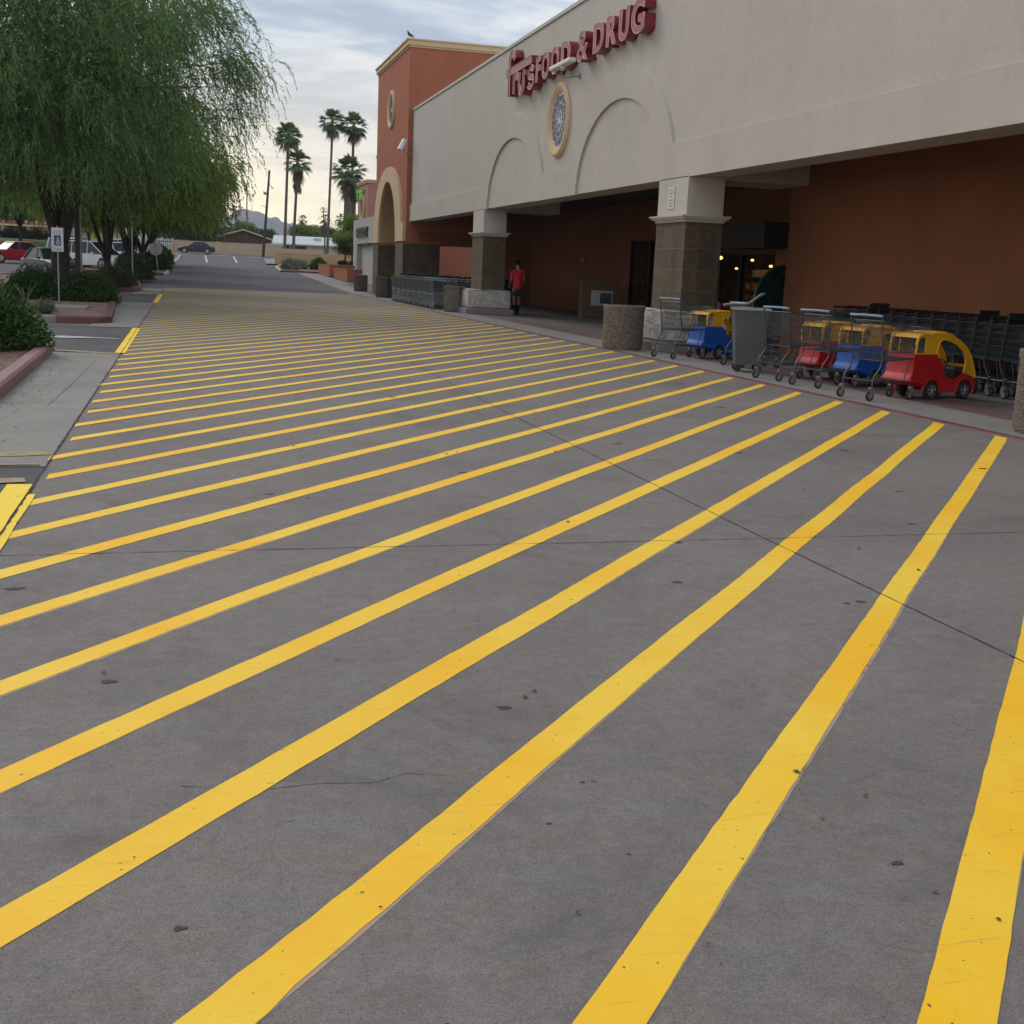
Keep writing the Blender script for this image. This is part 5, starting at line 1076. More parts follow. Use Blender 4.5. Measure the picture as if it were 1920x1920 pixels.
# ------------------------------------------------------------------ cars
def make_car(label, paint_m, Lc=4.5, Wc=1.74, H=1.42, kind='sedan', cat='car', group='parked cars in the lot'):
    """local +x forward, origin under the centre"""
    o = thing({'sedan': 'parked_car', 'van': 'minivan', 'suv': 'sport_utility_car'}[kind], label, cat, (0, 0, 0), 0, group); h = Lc / 2; w = Wc / 2
    if kind == 'sedan': st = [(-1, .45, .62, .80), (-.985, .30, .80, .88), (-.93, .22, .90, .92), (-.62, .20, .93, .97), (-.3, .19, .93, 1), (0, .18, .92, 1), (.35, .19, .90, 1), (.60, .19, .86, .99), (.85, .20, .76, .96), (.96, .24, .66, .88), (1, .36, .54, .76)]; roof = [(-.72, .0), (-.40, .96), (-.18, 1.0), (.08, .985), (.40, .0)]
    elif kind == 'van': st = [(-1, .4, .80, .88), (-.98, .28, .98, .95), (-.6, .22, 1.0, 1), (0, .20, .98, 1), (.4, .20, .96, 1), (.66, .20, .93, .99), (.88, .22, .84, .95), (.97, .26, .72, .88), (1, .38, .58, .76)]; roof = [(-.97, .0), (-.90, .95), (-.5, 1.0), (.12, .99), (.62, .0)]
    else: st = [(-1, .45, .85, .9), (-.98, .32, 1.0, .96), (-.5, .26, 1.02, 1), (0, .25, 1.0, 1), (.45, .25, .98, 1), (.60, .25, .96, .99), (.86, .27, .92, .96), (.97, .30, .80, .90), (1, .42, .64, .8)]; roof = [(-.96, .0), (-.88, .96), (-.5, 1.0), (.05, .99), (.36, .0)]
    vs = []; K = 10
    for (t, zb, zt, ww) in st:
        W_ = w * ww; m = (zb + zt) / 2
        sec = [(-W_ * .80, zb), (-W_ * .97, zb + .06), (-W_, m), (-W_ * .97, zt - .05), (-W_ * .86, zt), (W_ * .86, zt), (W_ * .97, zt - .05), (W_, m), (W_ * .97, zb + .06), (W_ * .80, zb)]
        vs += [(t * h, y, z) for y, z in sec]
    n = len(st); fs = [(i * K + j, i * K + (j + 1) % K, (i + 1) * K + (j + 1) % K, (i + 1) * K + j) for i in range(n - 1) for j in range(K)] + [tuple(range(K))[::-1], tuple(range((n - 1) * K, n * K))]
    MB().add(vs, fs).build('body', paint_m, o, smooth=True)
    # glasshouse: dark glass volume, painted roof panel and pillars
    belt = lambda x: np.interp(x / h, [s_[0] for s_ in st], [s_[2] for s_ in st]) - .02
    gv = []; rl = []
    for (t, f) in roof:
        x = t * h; zb = belt(x); z = zb + (H - zb) * f; wy = w * (.88 - .16 * f); gv.append((x, z, wy, zb))
    b = MB(); vs = []
    for (x, z, wy, zb) in gv: vs += [(x, -w * .88, zb), (x, -wy, z), (x, wy, z), (x, w * .88, zb)]
    fs = [(i * 4 + j, i * 4 + j + 1, (i + 1) * 4 + j + 1, (i + 1) * 4 + j) for i in range(len(gv) - 1) for j in range(3)]; b.add(vs, fs); b.build('windows', M_CGLASS, o)
    b = MB(); rv = []
    rr = gv[1:-1]
    x0_, x1_ = rr[0][0] - .10, rr[-1][0] + .10
    pl = [(x0_, rr[0][1] - .06, rr[0][2] + .015)] + [(x, z + .012, wy + .012) for x, z, wy, zb in rr] + [(x1_, rr[-1][1] - .05, rr[-1][2] + .01)]
    vs = []
    for (x, z, wy) in pl: vs += [(x, -wy - .01, z - .045), (x, -wy, z - .01), (x, -wy * .6, z + .015), (x, wy * .6, z + .015), (x, wy, z - .01), (x, wy + .01, z - .045)]
    b.add(vs, [(i * 6 + j, i * 6 + j + 1, (i + 1) * 6 + j + 1, (i + 1) * 6 + j) for i in range(len(pl) - 1) for j in range(5)]); b.build('roof', paint_m, o, smooth=True)
    fr, bk = gv[-1], gv[0]
    for s in (-1, 1):
        MB().tube([(fr[0], s * w * .885, fr[3]), (gv[-2][0], s * (gv[-2][2] + .006), gv[-2][1])], .032, 5).build('pillar', paint_m, o); MB().tube([(bk[0], s * w * .885, bk[3]), (gv[1][0], s * (gv[1][2] + .006), gv[1][1])], .06 if kind == 'sedan' else .08, 5).build('pillar', paint_m, o)
        for t in ((-.02,) if kind == 'sedan' else (-.45, .08)):
            x = t * h; MB().tube([(x, s * w * .885, belt(x)), (x - .03, s * (w * .72 + .012), H - .04)], .03, 5).build('pillar', paint_m, o)
    for s in (-1, 1):
        MB().bbox(h * .90, h * .975, s * w * .68 - .16, s * w * .68 + .16, .56 if kind == 'sedan' else .62, .68 if kind == 'sedan' else .78, .03).build('headlight', mat('headlight_lens', (0.75, 0.75, 0.72), 0.15, spec=.5), o, smooth=True)
        MB().bbox(-h * .995, -h * .955, s * w * .70 - .15, s * w * .70 + .15, .68, .82, .03).build('tail_light', mat('tail_light_lens', (0.35, 0.01, 0.01), 0.2), o)
        MB().bbox(h * .30, h * .36, s * (w + .09) - .08, s * (w + .09) + .08, belt(.33 * h) + .0, belt(.33 * h) + .12, .03).build('wing_mirror', paint_m, o, smooth=True)
        for t in ((-.60, .62) if kind != 'sedan' else (-.58, .63)):
            r_ = .31 if kind == 'sedan' else .34
            MB().lathe([(r_ + .05, s * .0), (r_ + .05, s * .008)], 24, (t * h, s * (w - .015), r_ + .01), 'y').build('wheel_arch', M_RUB, o)
            wl = MB().lathe([(r_ * .6, -.10), (r_ * .96, -.10), (r_, -.07), (r_, .07), (r_ * .96, .10), (r_ * .6, .10)], 24, (t * h, s * (w - .07), r_), 'y').build('wheel', M_RUB, o, smooth=True)
            rm = MB().lathe([(.02, 0), (.05, .012), (r_ * .62, .0), (r_ * .66, .015)], 20, (t * h, s * (w + .035), r_), 'y'); 
            for a in range(5): th = R(72 * a + 18); rm.tube([(t * h, s * (w + .045), r_), (t * h + r_ * .58 * math.cos(th), s * (w + .04), r_ + r_ * .58 * math.sin(th))], .035, 4)
            rm.build('rim', mat('alloy_rim', (0.42, 0.42, 0.43), 0.4, metal=0.6), wl)
    MB().bbox(h * .965, h * 1.005, -w * .42, w * .42, .48, .60, .02).build('grille', M_BLK, o)
    MB().box(h * 1.0, h * 1.008, -.15, .15, .36, .44).build('licence_plate', mat('plate_white', (0.5, 0.5, 0.5), 0.5), o)
    MB().bbox(-h * .93, h * .93, -w * 1.012, w * 1.012, .50, .545, .01).build('side_moulding', paint_m, o)
    return o
def cp(c, x, y, ang): c.location = (x, y, hz(y)); c.rotation_euler = (-R(1.1) * 0, 0, R(ang)); return c
carp = lambda n, c, r_=.3, m=.0: mat(n, c, max(r_, .4), metal=0, spec=.35)
cp(make_car('red four-door sedan parked at the left edge in front of the lawn', carp('red_car_paint', (0.36, 0.010, 0.022))), -11.2, 90.5, 218)
cp(make_car('dark blue-grey sedan facing the camera behind the largest tree', carp('blue_grey_car_paint', (0.045, 0.055, 0.07), .4, .0), H=1.46), -6.75, 69.5, -62)
wp = carp('white_car_paint', (0.62, 0.64, 0.66))
cp(make_car('white minivan seen from its side between the tree trunks', wp, 4.8, 1.95, 1.74, 'van', 'minivan'), -5.6, 84.5, -38)
cp(make_car('white car just right of the white minivan behind the second trunk', wp, 4.6, 1.85, 1.62, 'suv'), -4.55, 96.0, -62)
cp(make_car('white sport utility car seen past the stop sign trunk gap', wp, 4.7, 1.9, 1.75, 'suv'), -3.9, 106.0, -22)
cp(make_car('white car mostly hidden behind the largest trunk', wp, 4.6, 1.9, 1.78, 'suv'), -7.9, 96.0, -60)
cp(make_car('light blue car beyond the white cars, only its roof showing', carp('pale_blue_car_paint', (0.14, 0.24, 0.36)), 4.5, 1.8, 1.5), -4.0, 116.5, -15)
cp(make_car('dark sedan parked side-on against the far tan wall', carp('black_blue_car_paint', (0.028, 0.034, 0.05), .25, .3)), 1.45, 161.0, 178)
cp(make_car('white car roof peeking over the far tan wall', wp, 4.6, 1.8, 1.7, 'suv'), 10.7, 171.0, 178).location.z = 2.0

# ------------------------------------------------------------------ signs, hydrant, poles
M_SGNB = mat('weathered_sign_back', (0.52, 0.52, 0.50), 0.5, var=0.1)
o = thing('parking_sign', 'white parking sign with blue wheelchair panel on a thin post', 'sign', (-3.29, 35.7, .10))
MB().tube([(0, 0, 0), (0, 0, 2.05)], .028, 6).build('post', M_GALV, o)
o.scale = (.76, .9, .98)
p = MB().bbox(-.20, .20, -.045, -.033, 1.36, 2.0, .004).build('panel', mat('white_sign_board', (0.50, 0.52, 0.50), 0.5, var=0.06), o)
MB().bbox(-.115, .115, -.0495, -.046, 1.52, 1.80, .001).build('wheelchair_panel', mat('blue_sign_panel', (0.015, 0.045, 0.17), 0.5), p)
b = MB(); wy = -.052
strokes(b, [[(0, 1.755), (0, 1.65), (.05, 1.65), (.07, 1.58)], [(0, 1.70), (.045, 1.70)], [(-.01, 1.645), (-.04, 1.60), (-.02, 1.56), (.03, 1.56), (.05, 1.60)]], lambda u, v, d: (u, wy - (d * .3), v), .018, 0.0, -.004); b.build('wheelchair_symbol', mat('sign_white', (0.6, 0.6, 0.6), 0.5), p)
b = MB(); [b.box(-.14, .14, -.0465, -.0455, z, z + .02) for z in (1.88, 1.84, 1.44, 1.40)]; b.build('small_print', mat('grey_green_print', (0.25, 0.30, 0.27), 0.5), p)
o = thing('stop_sign', 'grey back of an octagonal stop sign on a leaning post', 'stop sign', (-1.55, 78.6, hz(78.6) + .12)); o.rotation_euler = (0, R(-5), 0)
MB().tube([(0, 0, 0), (0, 0, 1.95)], .035, 6).build('post', M_GALV, o)
MB().lathe([(.41, -.006), (.41, .006)], 8, (0, .05, 1.42), 'y').build('panel', mat('bare_aluminium_sign', (0.42, 0.41, 0.42), 0.5, var=0.06), o).rotation_euler = (0, 0, 0)
MB().lathe([(.39, .0065), (.39, .0085)], 8, (0, .05, 1.42), 'y').build('red_face', mat('stop_red', (0.4, 0.02, 0.02), 0.5), o)
o = thing('fire_hydrant', 'pale yellow fire hydrant on the red-kerbed island', 'fire hydrant', (-2.3, 78.9, hz(78.9) + .12)); MH = mat('yellow_hydrant_paint', (0.50, 0.36, 0.12), 0.6, var=0.2)
MB().lathe([(.13, 0), (.13, .04), (.09, .05), (.09, .46), (.12, .48), (.12, .52), (.10, .56), (.06, .64), (.02, .67), (.02, .71)], 16).build('barrel', MH, o, smooth=True)
b = MB(); b.tube([(-.16, 0, .40), (.16, 0, .40)], .045, 8); b.tube([(0, 0, .38), (.0, -.18, .38)], .06, 8); b.build('outlets', MH, o, smooth=True)
o = thing('lamp_post', 'brown square steel lamp post right of the largest tree trunk', 'lamp post', (-3.56, 46.0, .0)); MB().bbox(-.11, .11, -.11, .11, 0, 7.5, .01).build('pole', mat('brown_steel', (0.055, 0.035, 0.028), 0.6, var=0.1), o)
b = MB(); b.bbox(-.9, -.2, -.18, .18, 7.3, 7.5, .03); b.tube([(-.3, 0, 7.4), (0, 0, 7.4)], .04, 6); b.build('lamp_head', mat('brown_steel', (0, 0, 0)), o)
o = thing('sign_post', 'thin galvanised sign post before the third trunk', 'sign post', (-2.5, 65.0, hz(65))); MB().tube([(0, 0, 0), (0, 0, 3.4)], .035, 6).build('post', M_GALV, o)
o = thing('sign_post', 'thin galvanised post touching the brown lamp post', 'sign post', (-3.42, 45.2, .12)); MB().tube([(0, 0, 0), (0, 0, 2.9)], .022, 6).build('post', M_GALV, o)
o = thing('utility_pole', 'tall wooden utility pole in front of the far tan wall', 'utility pole', (9.35, 157, hz(157))); MB().tube([(0, 0, 0), (.35, 0, 5), (.72, 0, 10.4)], [.19, .16, .12], 10).build('pole', M_WOODP, o, smooth=True)
b = MB(); b.tube([(.5, 0, 7.4), (.05, -.1, 7.65), (-.05, -.1, 7.95)], .03, 5); b.lathe([(.10, 0), (.2, .12), (.14, .34), (.02, .38)], 10, (.2, -.1, 7.45)); b.build('lamp_bracket', M_GALV, o, smooth=True)
b = MB(); b.tube([(.45, 0, 5.9), (-.3, 0, 6.2)], .03, 5); b.build('cross_arm', M_GALV, o)

# ------------------------------------------------------------------ far walls and houses
o = thing('boundary_wall', 'long tan block wall closing the far end of the lot', 'wall', (0, 165, 1.9)); MB().box(-1.3, 12.2, 0, .2, -.3, 1.62).build('wall', M_TANW, o)
MB().box(12.2, 40, 0, .2, -.3, 1.22).build('wall', M_TANW, o); MB().box(-1.34, 12.2, -.03, .23, 1.62, 1.66).build('coping', M_BEI, o); MB().box(-1.6, -1.3, -.1, .3, -.3, 1.9).build('pier', M_TANW, o)
o = thing('boundary_wall', 'far tan wall stretch behind the trees left of the dark sedan', 'wall', (0, 165, 1.9)); MB().box(-14, -4.0, 0, .2, -.3, 1.55).build('wall', M_TANW, o); MB().box(-4.2, -3.9, -.1, .3, -.3, 1.8).build('pier', M_TANW, o)
o = thing('gate', 'dark open gate between the two stretches of far tan wall', 'gate', (-2.8, 165.1, 1.9)); b = MB()
for i in range(10): b.box(-1.1 + i * .26, -1.04 + i * .26, 0, .04, 0, 1.6)
b.box(-1.15, 1.5, 0, .05, .1, .18); b.box(-1.15, 1.5, 0, .05, 1.4, 1.48); b.build('bars', M_BRN, o)
o = thing('retaining_wall', 'low ochre retaining wall below the palms', 'wall', (0, 118, hz(118))); b = MB(); b.box(8.1, 16.8, 0, .25, -.2, 1.12); b.build('wall', M_OCHW, o); MB().box(8.06, 16.84, -.04, .29, 1.12, 1.17).build('coping', M_CREAM, o)
o = thing('raised_planter', 'upper terracotta planter wall of the stepped pair', 'planter', (0, 92, hz(90))); b = MB(); b.box(9.75, 14, -4.5, -4.3, 0, .80); b.box(9.75, 9.95, -4.3, 3, 0, .80); b.box(9.95, 14, 2.8, 3, 0, .80); b.build('planter_wall', M_TERR, o); MB().box(9.95, 14, -4.3, 2.8, .1, .68).build('soil', M_GRAV, o); b = MB(); b.box(9.72, 9.98, -4.53, 3.02, .80, .84); b.box(9.98, 14, -4.53, -4.27, .80, .84); b.build('coping', M_PINK, o)
o = thing('raised_planter', 'lower terracotta planter wall beside the pale shop pillar', 'planter', (0, 82.8, hz(84))); b = MB(); b.box(10.0, 14, -3.2, -3.0, -.15, .66); b.box(10.0, 10.2, -3.0, 4.4, -.15, .66); b.build('planter_wall', M_TERR, o); MB().box(10.2, 14, -3, 4.4, .1, .55).build('soil', M_GRAV, o); b = MB(); b.box(9.97, 10.23, -3.23, 4.42, .66, .70); b.box(10.23, 14, -3.23, -2.97, .66, .70); b.build('coping', M_PINK, o)
o = thing('house', 'brown gabled house with beige garage wall behind the tan wall', 'house', (8.85, 200, 1.6))
prismY = lambda u, v, d: (u, d, v)
MB().prism([(-3.6, 0), (3.9, 0), (3.9, 3.1), (0, 4.25), (-3.6, 3.1)], prismY, 0, 9).build('gable_wall', M_BRN, o); MB().box(-3.3, .1, -.25, -.01, 0, 2.25).build('garage_wall', M_BEI, o)
b = MB()
for s in (-1, 1): b.add([(0, -.6, 4.36), (s * 4.4, -.6, 3.02), (s * 4.4, -.6, 3.24), (0, -.6, 4.58), (0, 9.3, 4.36), (s * 4.4, 9.3, 3.02), (s * 4.4, 9.3, 3.24), (0, 9.3, 4.58)], [(0, 1, 2, 3), (4, 7, 6, 5), (0, 4, 5, 1), (3, 2, 6, 7), (1, 5, 6, 2)])
b.build('roof', mat('pale_fascia', (0.42, 0.36, 0.27), 0.8, var=0.1), o); MB().bbox(.15, .75, -.3, -.02, 1.4, 2.2, .02).build('window', M_CGLASS, o)
o = thing('long_house', 'long low house with pale metal roof behind the palms', 'house', (0, 200, 1.6))
MB().box(13.6, 28, .6, 8, 0, 2.6).build('wall', M_LGREY, o); MB().box(14.4, 18.6, .45, .59, .9, 2.4).build('carport_panel', M_BRN, o)
MB().add([(13.2, -.2, 2.7), (29, -.2, 2.7), (29, 5, 4.0), (13.9, 5, 4.0), (13.2, -.2, 2.5), (29, -.2, 2.5)], [(0, 1, 2, 3), (0, 4, 5, 1)]).build('roof', mat('pale_metal_roof', (0.50, 0.52, 0.55), 0.5, var=0.08, vscale=.6), o)
b = MB(); [b.box(x, x + .12, -.1, .02, 0, 2.5) for x in (13.8, 16.0, 19.2, 22.3, 25.4)]; b.build('porch_posts', M_LGREY, o); MB().bbox(20, 21.2, 2.5, 3.3, 3.35, 3.75, .05).build('roof_vent', M_LGREY, o)
o = thing('small_shed', 'small pale shed roof between the brown house and the long house', 'shed', (12.9, 204, 1.6)); MB().box(-.3, .9, 0, 2, 0, 2.9).build('wall', M_LGREY, o); MB().box(-.45, 1.0, -.2, 2.2, 2.9, 3.05).build('roof', mat('pale_metal_roof', (0, 0, 0)), o)
# tile-roofed shop building beyond the lawn
zb = hz(152) + 1.05
o = thing('tile_roof_building', 'low shop building with red tile roof and white columns beyond the lawn', 'shop building', (0, 152, zb))
MB().box(-44, -13.2, 3, 12, -1, 2.4).build('back_wall', M_GLASS, o); kt = NT('red_clay_tiles'); wv = kt.t.nodes.new('ShaderNodeTexWave'); wv.inputs['Scale'].default_value = 3.0; wv.inputs['Distortion'].default_value = .5; kt.l(kt.co, wv.inputs['Vector'])
kt.col(kt.mix(.5, kt.ramp(wv.outputs[1], [(0, (0.20, 0.05, 0.03)), (1, (0.42, 0.14, 0.09))]), kt.ramp(kt.noise(2, 5, .7), [(.3, (.22, .07, .04)), (.7, (.42, .17, .11))]))); kt.rough(.9); M_TILE = kt.m
MB().add([(-45, -1.2, 1.62), (-12.4, -1.2, 1.62), (-12.4, 4, 3.6), (-45, 4, 3.6), (-45, -1.2, 1.45), (-12.4, -1.2, 1.45), (-12.4, 4, 1.5), (-45, 4, 1.5)], [(0, 1, 2, 3), (0, 4, 5, 1), (1, 5, 6, 2), (4, 7, 6, 5)]).build('roof', M_TILE, o)
MB().box(-45, -12.4, -1.22, -1.0, 1.25, 1.45).build('fascia', M_CREAM, o)
for x in (-42.2, -39.4, -36.6, -33.8, -31, -28.2, -25.4, -22.5, -19.7, -17.0): MB().lathe([(.26, -.9), (.22, -.85), (.15, -.65), (.14, 1.0), (.19, 1.2), (.22, 1.25)], 12, (x, -.7, 0)).build('column', mat('white_column_paint', (0.58, 0.54, 0.50), 0.8, var=0.1), o, smooth=True)
MB().box(-15.6, -14.7, -.9, .4, -1, 1.25).build('pillar', M_PINK, o); b = MB(); b.box(-19.0, -17.6, 2.9, 2.99, -1, 1.3); b.box(-18.2, -18.1, 2.85, 2.9, -1, 1.3); b.build('shop_door', M_LGREY, o); MB().box(-24, -12, -1.0, 2.8, -1.4, -.82).build('porch_slab', M_BEI, o)
o = thing('planter_wall', 'low white wall running below the tile-roofed shop', 'wall', (0, 149.5, hz(149))); b = MB(); b.box(-22, -11.5, 0, .3, .2, 1.2); b.build('wall', M_BEI, o)
# shops seen through the trees right of the tall trunk: pale wall with a yellow-green and a grey banner
o = thing('pale_building', 'pale building glimpsed between the tree trunks', 'building', (0, 148, hz(148))); MB().box(-11.5, -7.4, 0, 8, -.5, 2.2).build('wall', M_BEI, o); MB().add([(-11.8, -.4, 2.2), (-7.2, -.4, 2.2), (-7.8, 4, 3.1), (-11.8, 4, 3.1)], [(0, 1, 2, 3)]).build('roof', M_TILE, o)
MB().prism([(-7.3, 0), (-4.9, 0), (-4.9, 1.2), (-7.3, 2.7)], prismY, 1, 6).build('side_wall', M_BEI, o)
o = thing('shop_banner', 'yellow-green banner hanging in the gap between two trunks', 'banner', (-9.0, 141, hz(141) + 1.4)); MB().bbox(-.45, .35, -.02, .02, -.1, .65, .005).build('cloth', mat('yellow_green_banner', (0.55, 0.60, 0.03), 0.7, var=0.3, vscale=6), o)
b = MB()
for i in range(3): b.box(-.35 + i * .24, -.27 + i * .24, -.026, -.022, .05, .5)
b.build('dark_marks', mat('banner_ink', (0.05, 0.08, 0.03), 0.7), o)
o = thing('shop_banner', 'pale grey lettered banner left of the yellow-green one', 'banner', (-10.5, 141, hz(141) + 1.5)); MB().bbox(-.5, .5, -.02, .02, -.3, .55, .005).build('cloth', mat('grey_banner', (0.40, 0.42, 0.42), 0.7, var=0.3, vscale=6), o); MB().box(-.45, .45, -.025, -.021, -.28, -.08).build('green_band', mat('green_banner_band', (0.12, 0.30, 0.10), 0.7), o)

# ------------------------------------------------------------------ vegetation
def leafmat(name, c, tr=.25, isl=.45):
    return mat(name, c, 0.65, var=0.38, vscale=0.9, island=isl, trans=tr, spec=.25)
def quads(P, A, Wd, n_=None):
    """P centre start (n,3), A axis vectors (n,3), Wd width vectors (n,3): pointed leaf quads"""
    a = P; b = P + A * .45 + Wd; c = P + A; d = P + A * .45 - Wd
    V = np.stack([a, b, c, d], 1).reshape(-1, 3); F = np.arange(len(V)).reshape(-1, 4); return V, F
def unitv(v): return v / np.maximum(1e-6, np.linalg.norm(v, axis=-1, keepdims=True))
def strands(rg, cen, n_cl, per_, rad, crown, leaf, lw, nleaf, slen, droop, bias=2.0, zmin=None, clr=.55, hole=.0):
    """weeping sprays: clump centres inside an ellipsoid crown (rx,ry,rz)"""
    u = unitv(rg.normal(size=(n_cl, 3))); q = rg.random(n_cl) ** (1 / bias); C_ = u * q[:, None] * np.array(crown)
    C_[:, 2] = np.where(C_[:, 2] < 0, C_[:, 2] * .85, C_[:, 2])
    V_ = []; zr = (rg.random(n_cl * per_) * .9)
    P0 = np.repeat(C_, per_, 0) + rg.normal(size=(n_cl * per_, 3)) * clr * np.array([1, 1, .6])
    o_ = unitv(np.repeat(u, per_, 0) * np.array([1, 1, .35]) + rg.normal(size=P0.shape) * .6)
    ln = slen * (.6 + .8 * rg.random(len(P0))); t = (np.arange(nleaf) + .5) / nleaf
    T = t[None, :, None]; pos = P0[:, None, :] + o_[:, None, :] * (ln[:, None, None] * T * (1 - .35 * T)) + np.array([0, 0, -1.0]) * (droop * ln[:, None, None] * T * T)
    dz = np.maximum(0, (zmin - cen[2]) + zr - pos[:, -1, 2]) if zmin is not None else 0
    if zmin is not None: pos[:, :, 2] += dz[:, None]
    tan = unitv(o_[:, None, :] * (1 - .7 * T) + np.array([0, 0, -1.0]) * (2 * droop * T)); pos = pos.reshape(-1, 3); tan = tan.reshape(-1, 3)
    rv = unitv(rg.normal(size=pos.shape)); ax = unitv(tan + rv * .55) * (leaf * (.6 + .8 * rg.random(len(pos))))[:, None]
    wv_ = unitv(np.cross(ax, rg.normal(size=pos.shape))) * lw
    pos = pos + cen; V, F = quads(pos, ax, wv_)
    return V, F, C_ + cen
def limbs(base, cen, targets, r0, h_split, rg, n_main=5, lean=0.0, flare=1.25):
    b = MB(); bx = Vector(base); sp = bx + Vector((lean, 0, h_split)); b.tube([bx, bx + Vector((0, 0, .25)), bx.lerp(sp, .6), sp], [r0 * flare, r0 * 1.05, r0 * .95, r0 * .9], 12)
    mains = []
    idx = rg.choice(len(targets), n_main, replace=False)
    for k in range(n_main):
        a = 2 * PI * k / n_main + rg.uniform(-.4, .4); t = targets[idx[k]]; tip = Vector(cen) + (Vector(t) - Vector(cen)) * .55; tip.x = sp.x + math.cos(a) * abs((Vector(t) - Vector(cen)).length) * .5; tip.y = sp.y + math.sin(a) * abs((Vector(t) - Vector(cen)).length) * .5
        m = sp.lerp(tip, .5) + Vector((rg.uniform(-.3, .3), rg.uniform(-.3, .3), rg.uniform(-.1, .35))); P = [sp - Vector((0, 0, .15)), sp.lerp(m, .5) + Vector((0, 0, -.05)), m, m.lerp(tip, .55), tip]
        b.tube(P, [r0 * .62, r0 * .5, r0 * .38, r0 * .26, r0 * .15], 8); mains += P[2:]
    for t in targets:
        t = Vector(t); mn = min(mains, key=lambda q: (q - t).length)
        mid = mn.lerp(t, .5) + Vector((rg.uniform(-.3, .3), rg.uniform(-.3, .3), rg.uniform(0, .3))); b.tube([mn, mid, t], [r0 * .13, r0 * .08, r0 * .03], 5, False)
    return b
def weeping_tree(name, label, base, h_, crown, cz, n_cl, per_, nleaf, leaf, lw, col, seed, r0=.2, slen=1.1, droop=.9, split=1.6, cx=0, cy=0, group=None, core=5000, lean=0.0, bias=2.2, nm=5, clr=.55, zmin=2.0):
    rg = np.random.default_rng(seed); o = thing(name, label, 'tree', base, 0, group); cen = np.array([cx, cy, cz])
    V, F, Cc = strands(rg, cen, n_cl, per_, 1, crown, leaf, lw, nleaf, slen, droop, bias, clr=clr, zmin=zmin)
    k = rg.random(core); u = unitv(rg.normal(size=(core, 3))) * (k ** .45)[:, None] * np.array(crown) * .80; u[:, 2] *= .9; pc = u + cen; pc[:, 2] = np.maximum(pc[:, 2], zmin + rg.random(core) * .8 + .2)
    ax = unitv(rg.normal(size=pc.shape) + np.array([0, 0, -.8])) * (leaf * 1.6); wv_ = unitv(np.cross(ax, rg.normal(size=pc.shape))) * lw * 1.3; V2, F2 = quads(pc, ax, wv_)
    V = np.concatenate([V, V2]); F = np.concatenate([F, F2 + len(F) * 4])
    rawmesh('crown', V, F, col, o); limbs((0, 0, 0), tuple(cen), [tuple(c) for c in Cc[:60 if core > 3000 else 24]], r0, split, rg, nm, lean).build('trunk', M_BARK, o, smooth=True); return o
LM1 = leafmat('willow_green_leaves', (0.135, 0.228, 0.080), .45); LM2 = leafmat('olive_green_leaves', (0.135, 0.205, 0.045), .42); LM3 = leafmat('dark_green_leaves', (0.050, 0.100, 0.030)); LM4 = leafmat('shrub_leaves', (0.030, 0.062, 0.015), .1, .5); LM5 = leafmat('sage_leaves', (0.22, 0.25, 0.20), .1, .25); LM6 = leafmat('palm_leaves', (0.115, 0.190, 0.080), .3, .35)
weeping_tree('weeping_tree', 'largest weeping tree filling the upper left, nearest of the row', (-3.75, 41.5, .1), 11, (6.35, 5.9, 4.6), 7.1, 320, 44, 18, .14, .016, LM1, 3, r0=.30, slen=1.15, droop=.60, split=1.5, cx=-.75, group='trees in the planted row', core=30000, nm=6, clr=.40, bias=3.0, zmin=2.45)
weeping_tree('weeping_tree', 'second tree of the row, trunk forking low in front of the white minivan', (-3.15, 55.5, .1), 7, (4.7, 5, 2.9), 5.6, 140, 26, 14, .22, .027, LM2, 5, r0=.17, slen=1.2, droop=.7, split=1.0, cx=.3, group='trees in the planted row', core=12000)
weeping_tree('weeping_tree', 'third tree of the row, right of the thin sign post', (-2.9, 71, hz(71)), 7, (5.0, 5.5, 2.9), 5.2, 120, 26, 14, .28, .032, LM2, 8, r0=.20, slen=1.2, droop=.6, split=1.1, cx=.4, zmin=2.3, group='trees in the planted row', core=11000)
weeping_tree('weeping_tree', 'fourth tree of the row, behind the fire hydrant', (-2.7, 87, hz(87)), 7, (5.0, 5.5, 3.0), 5.1, 110, 26, 12, .32, .038, LM3, 12, r0=.20, slen=1.2, droop=.6, split=1.2, cx=.3, zmin=2.5, group='trees in the planted row', core=10000)
weeping_tree('weeping_tree', 'farthest tree of the row, leaning trunk behind the stop sign', (-1.95, 101, hz(101)), 6, (4.0, 5.5, 2.5), 4.9, 100, 24, 12, .36, .042, LM3, 15, r0=.22, slen=1.2, droop=.6, split=1.3, cx=-.2, zmin=2.6, group='trees in the planted row', core=10000, lean=-.4)
weeping_tree('far_tree', 'light green round tree over the tile-roofed shop', (-16.3, 138, hz(138) + .8), 7, (4.6, 4, 1.7), 3.7, 90, 26, 9, .36, .06, leafmat('fresh_green_leaves', (0.085, 0.15, 0.022)), 21, r0=.16, slen=1.1, droop=.5, split=1.6, group='trees in the far lot', core=9000)
weeping_tree('far_tree', 'darker tree right of the light green one in the far lot', (-9.2, 132, hz(132)), 7, (4.2, 4, 2.5), 5.4, 80, 24, 9, .36, .06, LM2, 22, r0=.16, slen=1.1, droop=.5, split=1.6, group='trees in the far lot', core=9000)
weeping_tree('far_tree', 'drooping green tree left of the brown gabled house', (-.6, 176, 2), 6, (4.4, 4, 2.0), 3.1, 80, 24, 9, .40, .07, LM3, 23, r0=.16, slen=1.3, droop=.5, split=.9, cx=.6, group='trees behind the far wall', core=8000)
